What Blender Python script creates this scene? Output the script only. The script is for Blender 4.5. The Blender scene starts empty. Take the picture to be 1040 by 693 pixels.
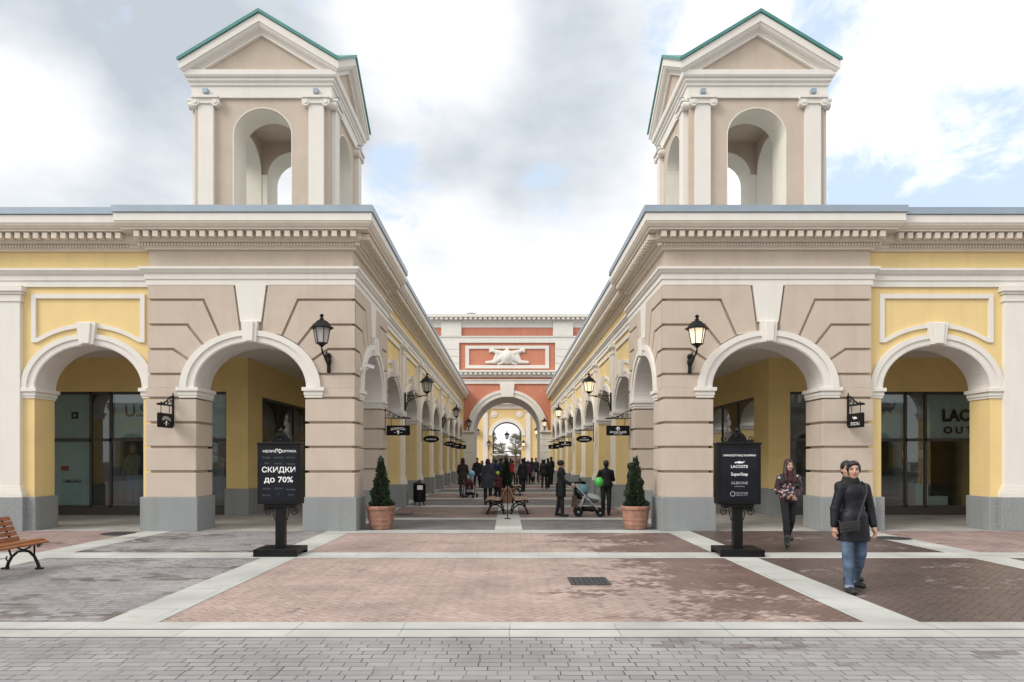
import bpy, bmesh, math, random
import numpy as np
from mathutils import Vector, Matrix
R = math.radians
random.seed(7)
rng = np.random.default_rng(5)
scene = bpy.context.scene
COL = scene.collection

# ------------------------------------------------------------------ camera
CAM = (-0.05, 0.0, 1.75)
cd = bpy.data.cameras.new("camera")
cam = bpy.data.objects.new("camera", cd)
COL.objects.link(cam)
cam.location = CAM
cam.rotation_euler = (R(90), 0, 0)
cd.sensor_width = 36
cd.lens = 36 * 693 / 1040
cd.shift_x = 5.5 / 1040
cd.shift_y = 119.5 / 1040
cd.clip_end = 3000
scene.camera = cam


def at(px, py, D):
    """point seen at pixel (px, py) of the photograph at distance D"""
    return (CAM[0] + (px - 514.5) * D / 693, D, CAM[2] - (py - 466) * D / 693)


# ------------------------------------------------------------------ materials
MATS = {}


def mat(name, col, rough=0.7, metal=0.0, var=0.0, scale=3.0, bump=0.0, bscale=60.0, col2=None, emit=None, spec=0.4, dirt=0.0):
    if name in MATS:
        return MATS[name]
    m = bpy.data.materials.new(name)
    m.use_nodes = True
    nt = m.node_tree
    b = nt.nodes["Principled BSDF"]
    b.inputs["Base Color"].default_value = (*col, 1)
    b.inputs["Roughness"].default_value = rough
    b.inputs["Metallic"].default_value = metal
    b.inputs["Specular IOR Level"].default_value = spec
    if emit:
        b.inputs["Emission Color"].default_value = (*emit[:3], 1)
        b.inputs["Emission Strength"].default_value = emit[3]
    if var or bump or dirt:
        tc = nt.nodes.new("ShaderNodeTexCoord")
    last = None
    if var:
        n = nt.nodes.new("ShaderNodeTexNoise")
        n.inputs["Scale"].default_value = scale
        n.inputs["Detail"].default_value = 7
        n.inputs["Roughness"].default_value = 0.65
        nt.links.new(tc.outputs["Object"], n.inputs["Vector"])
        r = nt.nodes.new("ShaderNodeValToRGB")
        c2 = col2 or tuple(c * (1 - var) for c in col)
        c1 = col if col2 else tuple(min(1, c * (1 + var * 0.6)) for c in col)
        r.color_ramp.elements[0].position = 0.32
        r.color_ramp.elements[1].position = 0.68
        r.color_ramp.elements[0].color = (*c2, 1)
        r.color_ramp.elements[1].color = (*c1, 1)
        nt.links.new(n.outputs["Fac"], r.inputs["Fac"])
        last = r.outputs["Color"]
    if dirt:
        # rain streaks and smudges with a shape of their own
        mp = nt.nodes.new("ShaderNodeMapping")
        mp.inputs["Scale"].default_value = (2.2, 2.2, 0.22)
        n2 = nt.nodes.new("ShaderNodeTexNoise")
        n2.inputs["Scale"].default_value = 2.0
        n2.inputs["Detail"].default_value = 8
        nt.links.new(tc.outputs["Object"], mp.inputs["Vector"])
        nt.links.new(mp.outputs["Vector"], n2.inputs["Vector"])
        r2 = nt.nodes.new("ShaderNodeValToRGB")
        r2.color_ramp.elements[0].position = 0.48
        r2.color_ramp.elements[1].position = 0.75
        r2.color_ramp.elements[0].color = (1, 1, 1, 1)
        r2.color_ramp.elements[1].color = (1 - dirt, 1 - dirt * 1.05, 1 - dirt * 1.15, 1)
        nt.links.new(n2.outputs["Fac"], r2.inputs["Fac"])
        mx = nt.nodes.new("ShaderNodeMix")
        mx.data_type = 'RGBA'
        mx.blend_type = 'MULTIPLY'
        mx.inputs[0].default_value = 1
        if last:
            nt.links.new(last, mx.inputs[6])
        else:
            mx.inputs[6].default_value = (*col, 1)
        nt.links.new(r2.outputs["Color"], mx.inputs[7])
        last = mx.outputs[2]
    if last:
        nt.links.new(last, b.inputs["Base Color"])
    if bump:
        n3 = nt.nodes.new("ShaderNodeTexNoise")
        n3.inputs["Scale"].default_value = bscale
        n3.inputs["Detail"].default_value = 4
        nt.links.new(tc.outputs["Object"], n3.inputs["Vector"])
        bp = nt.nodes.new("ShaderNodeBump")
        bp.inputs["Strength"].default_value = bump
        bp.inputs["Distance"].default_value = 0.01
        nt.links.new(n3.outputs["Fac"], bp.inputs["Height"])
        nt.links.new(bp.outputs["Normal"], b.inputs["Normal"])
    MATS[name] = m
    return m


TAUPE = mat("taupe_stucco", (0.54, 0.455, 0.375), 0.9, var=0.07, scale=1.4, bump=0.35, bscale=70, dirt=0.07)
YELLOW = mat("yellow_stucco", (0.76, 0.58, 0.275), 0.9, var=0.05, scale=1.2, bump=0.35, bscale=70, dirt=0.07)
YELLOWIN = mat("ochre_stucco", (0.74, 0.56, 0.245), 0.9, var=0.07, scale=1.2, bump=0.2, bscale=90)
WHITE = mat("white_trim", (0.73, 0.70, 0.645), 0.75, var=0.03, scale=2, bump=0.1, bscale=60, dirt=0.05)
BEIGE = mat("beige_trim", (0.68, 0.61, 0.52), 0.8, var=0.06, scale=2, bump=0.1, dirt=0.05)
CREAM = mat("cream_trim", (0.78, 0.75, 0.67), 0.75, var=0.03, scale=2, dirt=0.04)
SOFFIT = mat("arch_lining_plaster", (0.70, 0.67, 0.63), 0.85, var=0.06, scale=2, dirt=0.08)
PLINTH = mat("grey_granite", (0.275, 0.292, 0.295), 0.65, var=0.35, scale=45, bump=0.1, dirt=0.12)
RED = mat("terracotta_red_stucco", (0.57, 0.225, 0.145), 0.9, var=0.1, scale=1, dirt=0.10)
FLASH = mat("blue_grey_flashing", (0.30, 0.36, 0.42), 0.45, metal=0.3, var=0.08, scale=2)
GREEN = mat("green_roof_metal", (0.07, 0.235, 0.21), 0.45, var=0.15, scale=3)
ROOFM = mat("roof_membrane", (0.25, 0.26, 0.27), 0.9, var=0.15)
CEIL = mat("ceiling_plaster", (0.70, 0.66, 0.60), 0.9, var=0.03)
BLACK = mat("black_iron", (0.010, 0.010, 0.011), 0.5, var=0.2, scale=8, spec=0.2)
BLACKP = mat("black_paint", (0.008, 0.008, 0.009), 0.4, var=0.3, scale=5, spec=0.22)
SIGNBLK = mat("sign_black", (0.006, 0.006, 0.007), 0.5, spec=0.15)
LETTER = mat("sign_white_letters", (0.85, 0.85, 0.85), 0.6)
LETTERD = mat("sign_dim_letters", (0.12, 0.125, 0.14), 0.6)
SCREEN = mat("poster_navy", (0.012, 0.014, 0.020), 0.3, var=0.3, scale=3, spec=0.2)
FRAMEDK = mat("window_frame_metal", (0.055, 0.05, 0.045), 0.45)
TERRA = mat("terracotta_pot", (0.35, 0.185, 0.13), 0.8, var=0.3, scale=7, bump=0.3, bscale=30, dirt=0.35)
SOIL = mat("potting_soil", (0.03, 0.022, 0.016), 0.95, var=0.3, scale=30)
NEEDLE = mat("conifer_needles", (0.034, 0.056, 0.026), 0.65, var=0.7, scale=7)
BARK = mat("bark", (0.09, 0.065, 0.045), 0.9, var=0.4, scale=12)
WOOD = mat("varnished_slats", (0.25, 0.088, 0.034), 0.4, var=0.35, scale=6, dirt=0.2)
WOODOLD = mat("weathered_slats", (0.30, 0.17, 0.10), 0.5, var=0.4, scale=6, dirt=0.3)
GRATEM = mat("cast_iron_cover", (0.05, 0.052, 0.055), 0.55, var=0.4, scale=25)
FLOORIN = mat("gallery_floor_stone", (0.42, 0.405, 0.38), 0.5, var=0.25, scale=1.2)
CHROME = mat("brushed_aluminium", (0.6, 0.6, 0.62), 0.3, metal=0.9)
CAMW = mat("camera_housing_white", (0.75, 0.76, 0.77), 0.4)
TEAL = mat("display_panel_teal", (0.38, 0.45, 0.45), 0.6, var=0.12, scale=1.5)
DARKIN = mat("shop_interior_dark", (0.11, 0.095, 0.08), 0.8, var=0.4, scale=2)
GREYIN = mat("shop_interior_grey", (0.45, 0.49, 0.48), 0.8, var=0.2, scale=1)


def glass_mat(name, tint, refl=0.22, rough=0.02):
    m = bpy.data.materials.new(name)
    m.use_nodes = True
    nt = m.node_tree
    nt.nodes.remove(nt.nodes["Principled BSDF"])
    out = nt.nodes["Material Output"]
    tr = nt.nodes.new("ShaderNodeBsdfTransparent")
    tr.inputs["Color"].default_value = (*tint, 1)
    gl = nt.nodes.new("ShaderNodeBsdfGlossy")
    gl.inputs["Roughness"].default_value = rough
    gl.inputs["Color"].default_value = (0.9, 0.95, 0.97, 1)
    lw = nt.nodes.new("ShaderNodeLayerWeight")
    lw.inputs["Blend"].default_value = 0.35
    mm = nt.nodes.new("ShaderNodeMath")
    mm.operation = 'MULTIPLY_ADD'
    mm.inputs[1].default_value = 0.5
    mm.inputs[2].default_value = refl
    mm.use_clamp = True
    mx = nt.nodes.new("ShaderNodeMixShader")
    nt.links.new(lw.outputs["Fresnel"], mm.inputs[0])
    nt.links.new(mm.outputs[0], mx.inputs[0])
    nt.links.new(tr.outputs[0], mx.inputs[1])
    nt.links.new(gl.outputs[0], mx.inputs[2])
    nt.links.new(mx.outputs[0], out.inputs["Surface"])
    MATS[name] = m
    return m


GLASS = glass_mat("shop_glass", (0.72, 0.82, 0.82), 0.07)


def lamp_glass(name, col, e):
    m = bpy.data.materials.new(name)
    m.use_nodes = True
    b = m.node_tree.nodes["Principled BSDF"]
    b.inputs["Base Color"].default_value = (*col, 1)
    b.inputs["Roughness"].default_value = 0.25
    b.inputs["Transmission Weight"].default_value = 0.35
    b.inputs["Emission Color"].default_value = (1, 0.78, 0.5, 1)
    b.inputs["Emission Strength"].default_value = e
    return m


LAMPOFF = lamp_glass("lantern_glass_unlit", (0.62, 0.60, 0.58), 0.0)
LAMPON = lamp_glass("lantern_glass_lit", (0.8, 0.76, 0.68), 0.42)


def paving(name, dry1, dry2, mortar, bw, rh, wet=0.5, wetcol=0.42, wsc=0.55, bias=(0, 0, 0), rot=0.0, weave=False, sq=0.006, vary=False, nk=1.0, spots=0.0):
    m = bpy.data.materials.new(name)
    m.use_nodes = True
    nt = m.node_tree
    N, L = nt.nodes, nt.links
    b = N["Principled BSDF"]
    tc = N.new("ShaderNodeTexCoord")

    def brick(rotz):
        mp = N.new("ShaderNodeMapping")
        mp.inputs["Rotation"].default_value = (0, 0, rotz)
        L.new(tc.outputs["Object"], mp.inputs["Vector"])
        # laid by hand: joints wander by a few millimetres
        wn = N.new("ShaderNodeTexNoise")
        wn.inputs["Scale"].default_value = 2.3
        L.new(mp.outputs[0], wn.inputs["Vector"])
        sc = N.new("ShaderNodeVectorMath")
        sc.operation = 'MULTIPLY_ADD'
        sc.inputs[1].default_value = (0.035, 0.035, 0)
        L.new(wn.outputs["Color"], sc.inputs[0])
        L.new(mp.outputs[0], sc.inputs[2])
        br = N.new("ShaderNodeTexBrick")
        br.inputs["Scale"].default_value = 1
        if vary:
            br.squash, br.squash_frequency = 1.35, 3
            br.offset, br.offset_frequency = 0.41, 2
        br.inputs["Brick Width"].default_value = bw
        br.inputs["Row Height"].default_value = rh
        br.inputs["Mortar Size"].default_value = sq
        br.inputs["Mortar Smooth"].default_value = 0.2
        br.inputs["Bias"].default_value = 0
        br.inputs["Color1"].default_value = (*dry1, 1)
        br.inputs["Color2"].default_value = (*dry2, 1)
        br.inputs["Mortar"].default_value = (*mortar, 1)
        L.new(sc.outputs[0], br.inputs["Vector"])
        jn = N.new("ShaderNodeTexNoise")
        jn.inputs["Scale"].default_value = 1.7
        jn.inputs["Detail"].default_value = 6
        L.new(mp.outputs[0], jn.inputs["Vector"])
        jr = N.new("ShaderNodeValToRGB")
        jr.color_ramp.elements[0].position = 0.38
        jr.color_ramp.elements[1].position = 0.62
        jr.color_ramp.elements[0].color = (*[c * 0.45 for c in mortar], 1)
        jr.color_ramp.elements[1].color = (*[(c + d) * 0.5 for c, d in zip(mortar, dry2)], 1)
        L.new(jn.outputs["Fac"], jr.inputs["Fac"])
        L.new(jr.outputs["Color"], br.inputs["Mortar"])
        # a random value per brick for wetness
        b2 = N.new("ShaderNodeTexBrick")
        b2.inputs["Scale"].default_value = 1
        if vary:
            b2.squash, b2.squash_frequency = 1.35, 3
            b2.offset, b2.offset_frequency = 0.41, 2
        b2.inputs["Brick Width"].default_value = bw
        b2.inputs["Row Height"].default_value = rh
        b2.inputs["Mortar Size"].default_value = 0
        b2.inputs["Color1"].default_value = (0, 0, 0, 1)
        b2.inputs["Color2"].default_value = (1, 1, 1, 1)
        L.new(sc.outputs[0], b2.inputs["Vector"])
        return br.outputs["Color"], br.outputs["Fac"], b2.outputs["Color"]

    c, f, v = brick(rot)
    if weave:
        c2, f2, v2 = brick(rot + math.pi / 2)
        ck = N.new("ShaderNodeTexChecker")
        ck.inputs["Scale"].default_value = 1 / bw
        ck.inputs["Color1"].default_value = (0, 0, 0, 1)
        ck.inputs["Color2"].default_value = (1, 1, 1, 1)
        mp = N.new("ShaderNodeMapping")
        mp.inputs["Rotation"].default_value = (0, 0, rot)
        mp.inputs["Location"].default_value = (0, 0, 0.07)
        L.new(tc.outputs["Object"], mp.inputs["Vector"])
        L.new(mp.outputs[0], ck.inputs["Vector"])

        def mixc(a, bb):
            x = N.new("ShaderNodeMix")
            x.data_type = 'RGBA'
            L.new(ck.outputs["Fac"], x.inputs[0])
            L.new(a, x.inputs[6])
            L.new(bb, x.inputs[7])
            return x.outputs[2]
        c = mixc(c, c2)
        v = mixc(v, v2)
        f = mixc(f, f2)
    # large tonal drift
    nz = N.new("ShaderNodeTexNoise")
    nz.inputs["Scale"].default_value = 0.9
    nz.inputs["Detail"].default_value = 8
    L.new(tc.outputs["Object"], nz.inputs["Vector"])
    rr = N.new("ShaderNodeMapRange")
    rr.inputs[1].default_value = 0.3
    rr.inputs[2].default_value = 0.7
    rr.inputs[3].default_value = 0.80
    rr.inputs[4].default_value = 1.15
    L.new(nz.outputs["Fac"], rr.inputs[0])
    mul = N.new("ShaderNodeMix")
    mul.data_type = 'RGBA'
    mul.blend_type = 'MULTIPLY'
    mul.inputs[0].default_value = 1
    L.new(c, mul.inputs[6])
    L.new(rr.outputs[0], mul.inputs[7])
    # wet patches
    wz = N.new("ShaderNodeTexNoise")
    wz.inputs["Scale"].default_value = wsc
    wz.inputs["Detail"].default_value = 8
    wz.inputs["Roughness"].default_value = 0.68
    mpw = N.new("ShaderNodeMapping")
    mpw.inputs["Scale"].default_value = (0.8, 1.6, 1)
    L.new(tc.outputs["Object"], mpw.inputs["Vector"])
    L.new(mpw.outputs[0], wz.inputs["Vector"])
    sep = N.new("ShaderNodeSeparateXYZ")
    L.new(tc.outputs["Object"], sep.inputs[0])

    def madd(a, k, add):
        x = N.new("ShaderNodeMath")
        x.operation = 'MULTIPLY_ADD'
        L.new(a, x.inputs[0])
        x.inputs[1].default_value = k
        if isinstance(add, (int, float)):
            x.inputs[2].default_value = add
        else:
            L.new(add, x.inputs[2])
        return x.outputs[0]
    t = madd(wz.outputs["Fac"], nk, bias[0])
    t = madd(sep.outputs["X"], bias[1], t)
    t = madd(sep.outputs["Y"], bias[2], t)
    if spots:
        sn = N.new("ShaderNodeTexNoise")
        sn.inputs["Scale"].default_value = 0.8
        sn.inputs["Detail"].default_value = 9
        sn.inputs["Roughness"].default_value = 0.65
        L.new(mpw.outputs[0], sn.inputs["Vector"])
        mxs = N.new("ShaderNodeMath")
        mxs.operation = 'MAXIMUM'
        L.new(t, mxs.inputs[0])
        L.new(madd(sn.outputs["Fac"], 1.0, wet - spots), mxs.inputs[1])
        t = mxs.outputs[0]
    bw_ = N.new("ShaderNodeRGBToBW")
    L.new(v, bw_.inputs[0])
    t = madd(bw_.outputs[0], 0.12, t)
    mr = N.new("ShaderNodeMapRange")
    mr.inputs[1].default_value = wet
    mr.inputs[2].default_value = wet + 0.09
    L.new(t, mr.inputs[0])
    wm = N.new("ShaderNodeMix")
    wm.data_type = 'RGBA'
    wm.blend_type = 'MULTIPLY'
    L.new(mr.outputs[0], wm.inputs[0])
    L.new(mul.outputs[2], wm.inputs[6])
    wm.inputs[7].default_value = (wetcol, wetcol * 0.88, wetcol * 0.86, 1)
    L.new(wm.outputs[2], b.inputs["Base Color"])
    ro = N.new("ShaderNodeMapRange")
    ro.inputs[3].default_value = 0.85
    ro.inputs[4].default_value = 0.42
    L.new(mr.outputs[0], ro.inputs[0])
    L.new(ro.outputs[0], b.inputs["Roughness"])
    b.inputs["Specular IOR Level"].default_value = 0.3
    bp = N.new("ShaderNodeBump")
    bp.inputs["Strength"].default_value = 0.5
    bp.inputs["Distance"].default_value = 0.004
    bp.invert = True
    L.new(f, bp.inputs["Height"])
    L.new(bp.outputs["Normal"], b.inputs["Normal"])
    return m


PRED = paving("red_clay_pavers", (0.40, 0.305, 0.27), (0.335, 0.25, 0.22), (0.25, 0.185, 0.16), 0.2, 0.1, wet=0.66, wetcol=0.46, bias=(-0.02, 0.10, 0.004), weave=True, rot=R(45), sq=0.005, nk=0.85, spots=0.70)
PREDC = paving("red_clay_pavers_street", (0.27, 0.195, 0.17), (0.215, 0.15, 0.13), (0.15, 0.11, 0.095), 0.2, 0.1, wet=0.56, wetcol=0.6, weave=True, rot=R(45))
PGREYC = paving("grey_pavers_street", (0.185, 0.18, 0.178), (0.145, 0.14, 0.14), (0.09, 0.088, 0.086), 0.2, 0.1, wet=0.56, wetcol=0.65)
PGREY = paving("grey_concrete_pavers", (0.295, 0.288, 0.29), (0.245, 0.24, 0.243), (0.115, 0.11, 0.108), 0.19, 0.115, wet=0.64, wetcol=0.6, bias=(0, 0.008, 0), vary=True)
PGREYL = paving("grey_pavers_patchy", (0.295, 0.282, 0.284), (0.235, 0.224, 0.226), (0.12, 0.112, 0.108), 0.2, 0.11, wet=0.58, wetcol=0.55, vary=True)
PDARK = paving("damp_brown_pavers", (0.26, 0.215, 0.205), (0.205, 0.165, 0.155), (0.09, 0.078, 0.072), 0.2, 0.1, wet=0.38, wetcol=0.46, weave=True, rot=R(45))
PPINK = paving("pink_pavers", (0.34, 0.255, 0.235), (0.28, 0.205, 0.19), (0.16, 0.125, 0.115), 0.2, 0.1, wet=0.62, wetcol=0.5)
STRIP = paving("white_granite_strip", (0.435, 0.44, 0.415), (0.405, 0.41, 0.385), (0.32, 0.325, 0.305), 1.1, 0.61, wet=0.66, wetcol=0.82, sq=0.005)
GROUND = mat("ground_asphalt", (0.12, 0.12, 0.115), 0.9, var=0.3, scale=0.5)

# ------------------------------------------------------------------ mesh builder


class MB:
    def __init__(self, s=1):
        self.v, self.f, self.mi, self.s = [], [], [], s
        self.cur = 0
        self.smooth = False

    def add(self, vs, fs):
        o = len(self.v)
        self.v += [(self.s * x, y, z) for x, y, z in vs]
        self.f += [tuple(i + o for i in f) for f in fs]
        self.mi += [self.cur] * len(fs)

    def box(self, x0, x1, y0, y1, z0, z1):
        self.add([(x0, y0, z0), (x1, y0, z0), (x1, y1, z0), (x0, y1, z0), (x0, y0, z1), (x1, y0, z1), (x1, y1, z1), (x0, y1, z1)],
                 [(3, 2, 1, 0), (4, 5, 6, 7), (0, 1, 5, 4), (1, 2, 6, 5), (2, 3, 7, 6), (3, 0, 4, 7)])

    def rbox(self, c, size, ang=0, axis='z'):
        """box of given size about centre c, turned about an axis"""
        M = Matrix.Rotation(ang, 3, axis.upper())
        hx, hy, hz = size[0] / 2, size[1] / 2, size[2] / 2
        vs = []
        for z in (-hz, hz):
            for x, y in ((-hx, -hy), (hx, -hy), (hx, hy), (-hx, hy)):
                p = M @ Vector((x, y, z))
                vs.append((c[0] + p.x, c[1] + p.y, c[2] + p.z))
        self.add(vs, [(3, 2, 1, 0), (4, 5, 6, 7), (0, 1, 5, 4), (1, 2, 6, 5), (2, 3, 7, 6), (3, 0, 4, 7)])

    def prism(self, pts, mp, d0, d1, pts2=None):
        n = len(pts)
        pts2 = pts2 or pts
        vs = [mp(u, z, d0) for u, z in pts] + [mp(u, z, d1) for u, z in pts2]
        fs = [tuple(range(n)), tuple(range(2 * n - 1, n - 1, -1))]
        fs += [(i, (i + 1) % n, n + (i + 1) % n, n + i) for i in range(n)]
        self.add(vs, fs)

    def ring(self, outer, inner, mp, d0, d1, closed=False):
        """strip between two point rows of the same length, with thickness"""
        n = len(outer)
        vs = [mp(u, z, d) for d in (d0, d1) for row in (outer, inner) for u, z in row]
        fs = []
        m = n if closed else n - 1
        for i in range(m):
            j = (i + 1) % n
            fs += [(i, j, n + j, n + i), (2 * n + i, 3 * n + i, 3 * n + j, 2 * n + j), (i, 2 * n + i, 2 * n + j, j), (n + i, n + j, 3 * n + j, 3 * n + i)]
        if not closed:
            fs += [(0, n, 3 * n, 2 * n), (n - 1, 3 * n - 1, 4 * n - 1, 2 * n - 1)]
        self.add(vs, fs)

    def tube(self, path, r, n=6, cap=True):
        P = [Vector(p) for p in path]
        rs = r if isinstance(r, (list, tuple)) else [r] * len(P)
        o = []
        t0 = (P[1] - P[0]).normalized()
        a = t0.orthogonal().normalized()
        for i, p in enumerate(P):
            t = (P[min(i + 1, len(P) - 1)] - P[max(i - 1, 0)])
            t = t.normalized() if t.length > 1e-9 else t0
            a = (a - t * a.dot(t))
            a = a.normalized() if a.length > 1e-6 else t.orthogonal().normalized()
            bb = t.cross(a)
            for k in range(n):
                th = 2 * math.pi * k / n
                q = p + (a * math.cos(th) + bb * math.sin(th)) * rs[i]
                o.append(tuple(q))
        fs = []
        for i in range(len(P) - 1):
            for k in range(n):
                fs.append((i * n + k, i * n + (k + 1) % n, (i + 1) * n + (k + 1) % n, (i + 1) * n + k))
        if cap:
            fs += [tuple(range(n - 1, -1, -1)), tuple((len(P) - 1) * n + k for k in range(n))]
        self.add(o, fs)

    def lathe(self, prof, c=(0, 0, 0), n=20, axis='z', a0=0.0):
        vs, fs = [], []
        for r, z in prof:
            for k in range(n):
                th = a0 + 2 * math.pi * k / n
                x, y = r * math.cos(th), r * math.sin(th)
                if axis == 'z':
                    vs.append((c[0] + x, c[1] + y, c[2] + z))
                elif axis == 'y':
                    vs.append((c[0] + x, c[1] + z, c[2] + y))
                else:
                    vs.append((c[0] + z, c[1] + x, c[2] + y))
        m = len(prof)
        for i in range(m - 1):
            for k in range(n):
                fs.append((i * n + k, i * n + (k + 1) % n, (i + 1) * n + (k + 1) % n, (i + 1) * n + k))
        fs += [tuple(range(n - 1, -1, -1)), tuple((m - 1) * n + k for k in range(n))]
        self.add(vs, fs)

    def sweep(self, prof, path, normals, closed=False):
        """profile (p, z) carried along a plan path; normals = outward offset vectors per point"""
        n, m = len(prof), len(path)
        vs = []
        for (x, y), (nx, ny) in zip(path, normals):
            for p, z in prof:
                vs.append((x + nx * p, y + ny * p, z))
        fs = []
        for i in range(m if closed else m - 1):
            j = (i + 1) % m
            for k in range(n):
                fs.append((i * n + k, i * n + (k + 1) % n, j * n + (k + 1) % n, j * n + k))
        if not closed:
            fs += [tuple(range(n - 1, -1, -1)), tuple((m - 1) * n + k for k in range(n))]
        self.add(vs, fs)

    def build(self, name, mats, parent=None, bevel=0.0, loc=None, recalc=True):
        me = bpy.data.meshes.new(name)
        me.from_pydata(self.v, [], self.f)
        mats = mats if isinstance(mats, (list, tuple)) else [mats]
        for m in mats:
            me.materials.append(m)
        me.polygons.foreach_set("material_index", self.mi)
        if recalc:
            bm = bmesh.new()
            bm.from_mesh(me)
            bmesh.ops.recalc_face_normals(bm, faces=bm.faces)
            bm.to_mesh(me)
            bm.free()
        if self.smooth:
            me.polygons.foreach_set("use_smooth", [True] * len(me.polygons))
        o = bpy.data.objects.new(name, me)
        COL.objects.link(o)
        if bevel:
            md = o.modifiers.new("bevel", 'BEVEL')
            md.width = bevel
            md.segments = 2
            md.limit_method = 'ANGLE'
            md.angle_limit = R(50)
        if parent is not None:
            o.parent = parent
        if loc is not None:
            o.location = loc
        return o


def tag(o, label=None, cat=None, group=None, kind=None):
    if label:
        o["label"] = label
    if cat:
        o["category"] = cat
    if group:
        o["group"] = group
    if kind:
        o["kind"] = kind
    return o


def empty(name, loc=(0, 0, 0), rz=0.0):
    o = bpy.data.objects.new(name, None)
    COL.objects.link(o)
    o.location = loc
    o.rotation_euler = (0, 0, rz)
    o.empty_display_size = 0.1
    return o


def copy_tree(o, parent=None):
    c = o.copy()
    COL.objects.link(c)
    if parent is not None:
        c.parent = parent
    for ch in list(o.children):
        copy_tree(ch, c)
    return c


_tc = {}


def text_geo(s, bold=True):
    """outline of a line of text, flat, width and height in units of cap height"""
    if (s, int(bold)) in _tc:
        return _tc[(s, int(bold))]
    cu = bpy.data.curves.new("lettering", 'FONT')
    cu.body = s
    cu.size = 1
    cu.align_x = 'CENTER'
    cu.resolution_u = 2
    cu.offset = (0, 0.014, 0.045)[int(bold)]
    cu.fill_mode = 'FRONT'
    o = bpy.data.objects.new("lettering", cu)
    COL.objects.link(o)
    dg = bpy.context.evaluated_depsgraph_get()
    me = o.evaluated_get(dg).to_mesh()
    vs = [(v.co.x, v.co.y) for v in me.vertices]
    fs = [tuple(p.vertices) for p in me.polygons]
    o.evaluated_get(dg).to_mesh_clear()
    bpy.data.objects.remove(o)
    bpy.data.curves.remove(cu)
    _tc[(s, int(bold))] = (vs, fs)
    return _tc[(s, int(bold))]


def put_text(mb, s, mp, cu, cz, width, height, d, arc=0.0, bold=True):
    """text centred at (cu, cz) in the frame of mp, fitted in width x height"""
    vs, fs = text_geo(s, bold)
    xs = [v[0] for v in vs]
    ys = [v[1] for v in vs]
    w, h = max(xs) - min(xs), max(ys) - min(ys)
    mx, my = (max(xs) + min(xs)) / 2, (max(ys) + min(ys)) / 2
    kx, ky = width / w, height / h
    out = []
    for x, y in vs:
        u, z = (x - mx) * kx, (y - my) * ky
        if arc:
            z -= arc * (u / (width / 2)) ** 2
        out.append(mp(cu + u, cz + z, d))
    mb.add(out, fs)


def ell(c, a, zs, rise, n=28):
    return [(c - a * math.cos(math.pi * i / n), zs + rise * math.sin(math.pi * i / n)) for i in range(n + 1)]


def inset(pts, d):
    """mitred inset of a simple polygon"""
    n = len(pts)
    area = sum(pts[i][0] * pts[(i + 1) % n][1] - pts[(i + 1) % n][0] * pts[i][1] for i in range(n))
    sg = 1 if area > 0 else -1
    out = []
    for i in range(n):
        p0, p1, p2 = Vector(pts[i - 1]), Vector(pts[i]), Vector(pts[(i + 1) % n])
        e1, e2 = (p1 - p0).normalized(), (p2 - p1).normalized()
        n1, n2 = Vector((-e1.y, e1.x)) * sg, Vector((-e2.y, e2.x)) * sg
        k = 1 + n1.dot(n2)
        m = (n1 + n2) / max(k, 0.35)
        out.append((p1.x + m.x * d, p1.y + m.y * d))
    return out


# ------------------------------------------------------------------ ground
def sheet(name, x0, x1, y0, y1, z, m, th=0.0):
    b = MB()
    b.add([(x0, y0, z), (x1, y0, z), (x1, y1, z), (x0, y1, z)], [(0, 1, 2, 3)])
    o = b.build(name, m, recalc=False)
    return tag(o, kind="structure")


sheet("ground", -700, 700, -300, 1200, 0.0, GROUND)
Z1, Z2 = 0.004, 0.008
sheet("foreground_paving", -30, 30, -25, 6.66, Z1, PGREY)
sheet("drain_slot", -30, 30, 6.66, 7.3, Z1, mat("slot_dark", (0.03, 0.03, 0.03), 0.9))
sheet("paving_strip", -30, 30, 6.66, 6.955, Z2, STRIP)
sheet("paving_strip", -30, 30, 6.985, 7.28, Z2, STRIP)
sheet("paving_strip", -30, 30, 11.95, 12.68, Z2, STRIP)
for sgn in (-1, 1):
    for (a, b_) in ((3.76, 4.36), (8.1, 8.75), (13.6, 14.2)):
        xa, xb = sorted((sgn * a, sgn * b_))
        sheet("paving_strip", xa, xb, 7.28, 11.95, Z2, STRIP)
        sheet("paving_strip", xa, xb, 12.68, 16.45, Z2, STRIP)
sheet("paving_strip", -3.76, 3.76, 16.0, 16.68, Z2, STRIP)
sheet("plaza_paving", -3.76, 3.76, 7.28, 11.95, Z1, PRED)
sheet("plaza_paving", -3.76, 3.76, 12.68, 16.0, Z1, PRED)
sheet("plaza_paving", -8.1, -4.36, 7.28, 11.95, Z1, PGREYL)
sheet("plaza_paving", -8.1, -4.36, 12.68, 16.45, Z1, PGREYL)
sheet("plaza_paving", -13.6, -8.75, 7.28, 11.95, Z1, PGREYL)
sheet("plaza_paving", -13.6, -8.75, 12.68, 16.45, Z1, PPINK)
sheet("plaza_paving", -30, -14.2, 7.28, 16.45, Z1, PPINK)
sheet("plaza_paving", 4.36, 8.1, 7.28, 11.95, Z1, PDARK)
sheet("plaza_paving", 4.36, 8.1, 12.68, 16.45, Z1, PDARK)
sheet("plaza_paving", 8.75, 13.6, 7.28, 11.95, Z1, PDARK)
sheet("plaza_paving", 8.75, 13.6, 12.68, 16.45, Z1, PPINK)
sheet("plaza_paving", 14.2, 30, 7.28, 16.45, Z1, PPINK)
PIL = [25.1 + 4.88 * k for k in range(7)]
cuts = [(16.68, None), (19.56, 20.18)] + [(y - 0.45, y + 0.4) for y in PIL] + [(59.0, 59.4)]
ypos = 16.68
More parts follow.
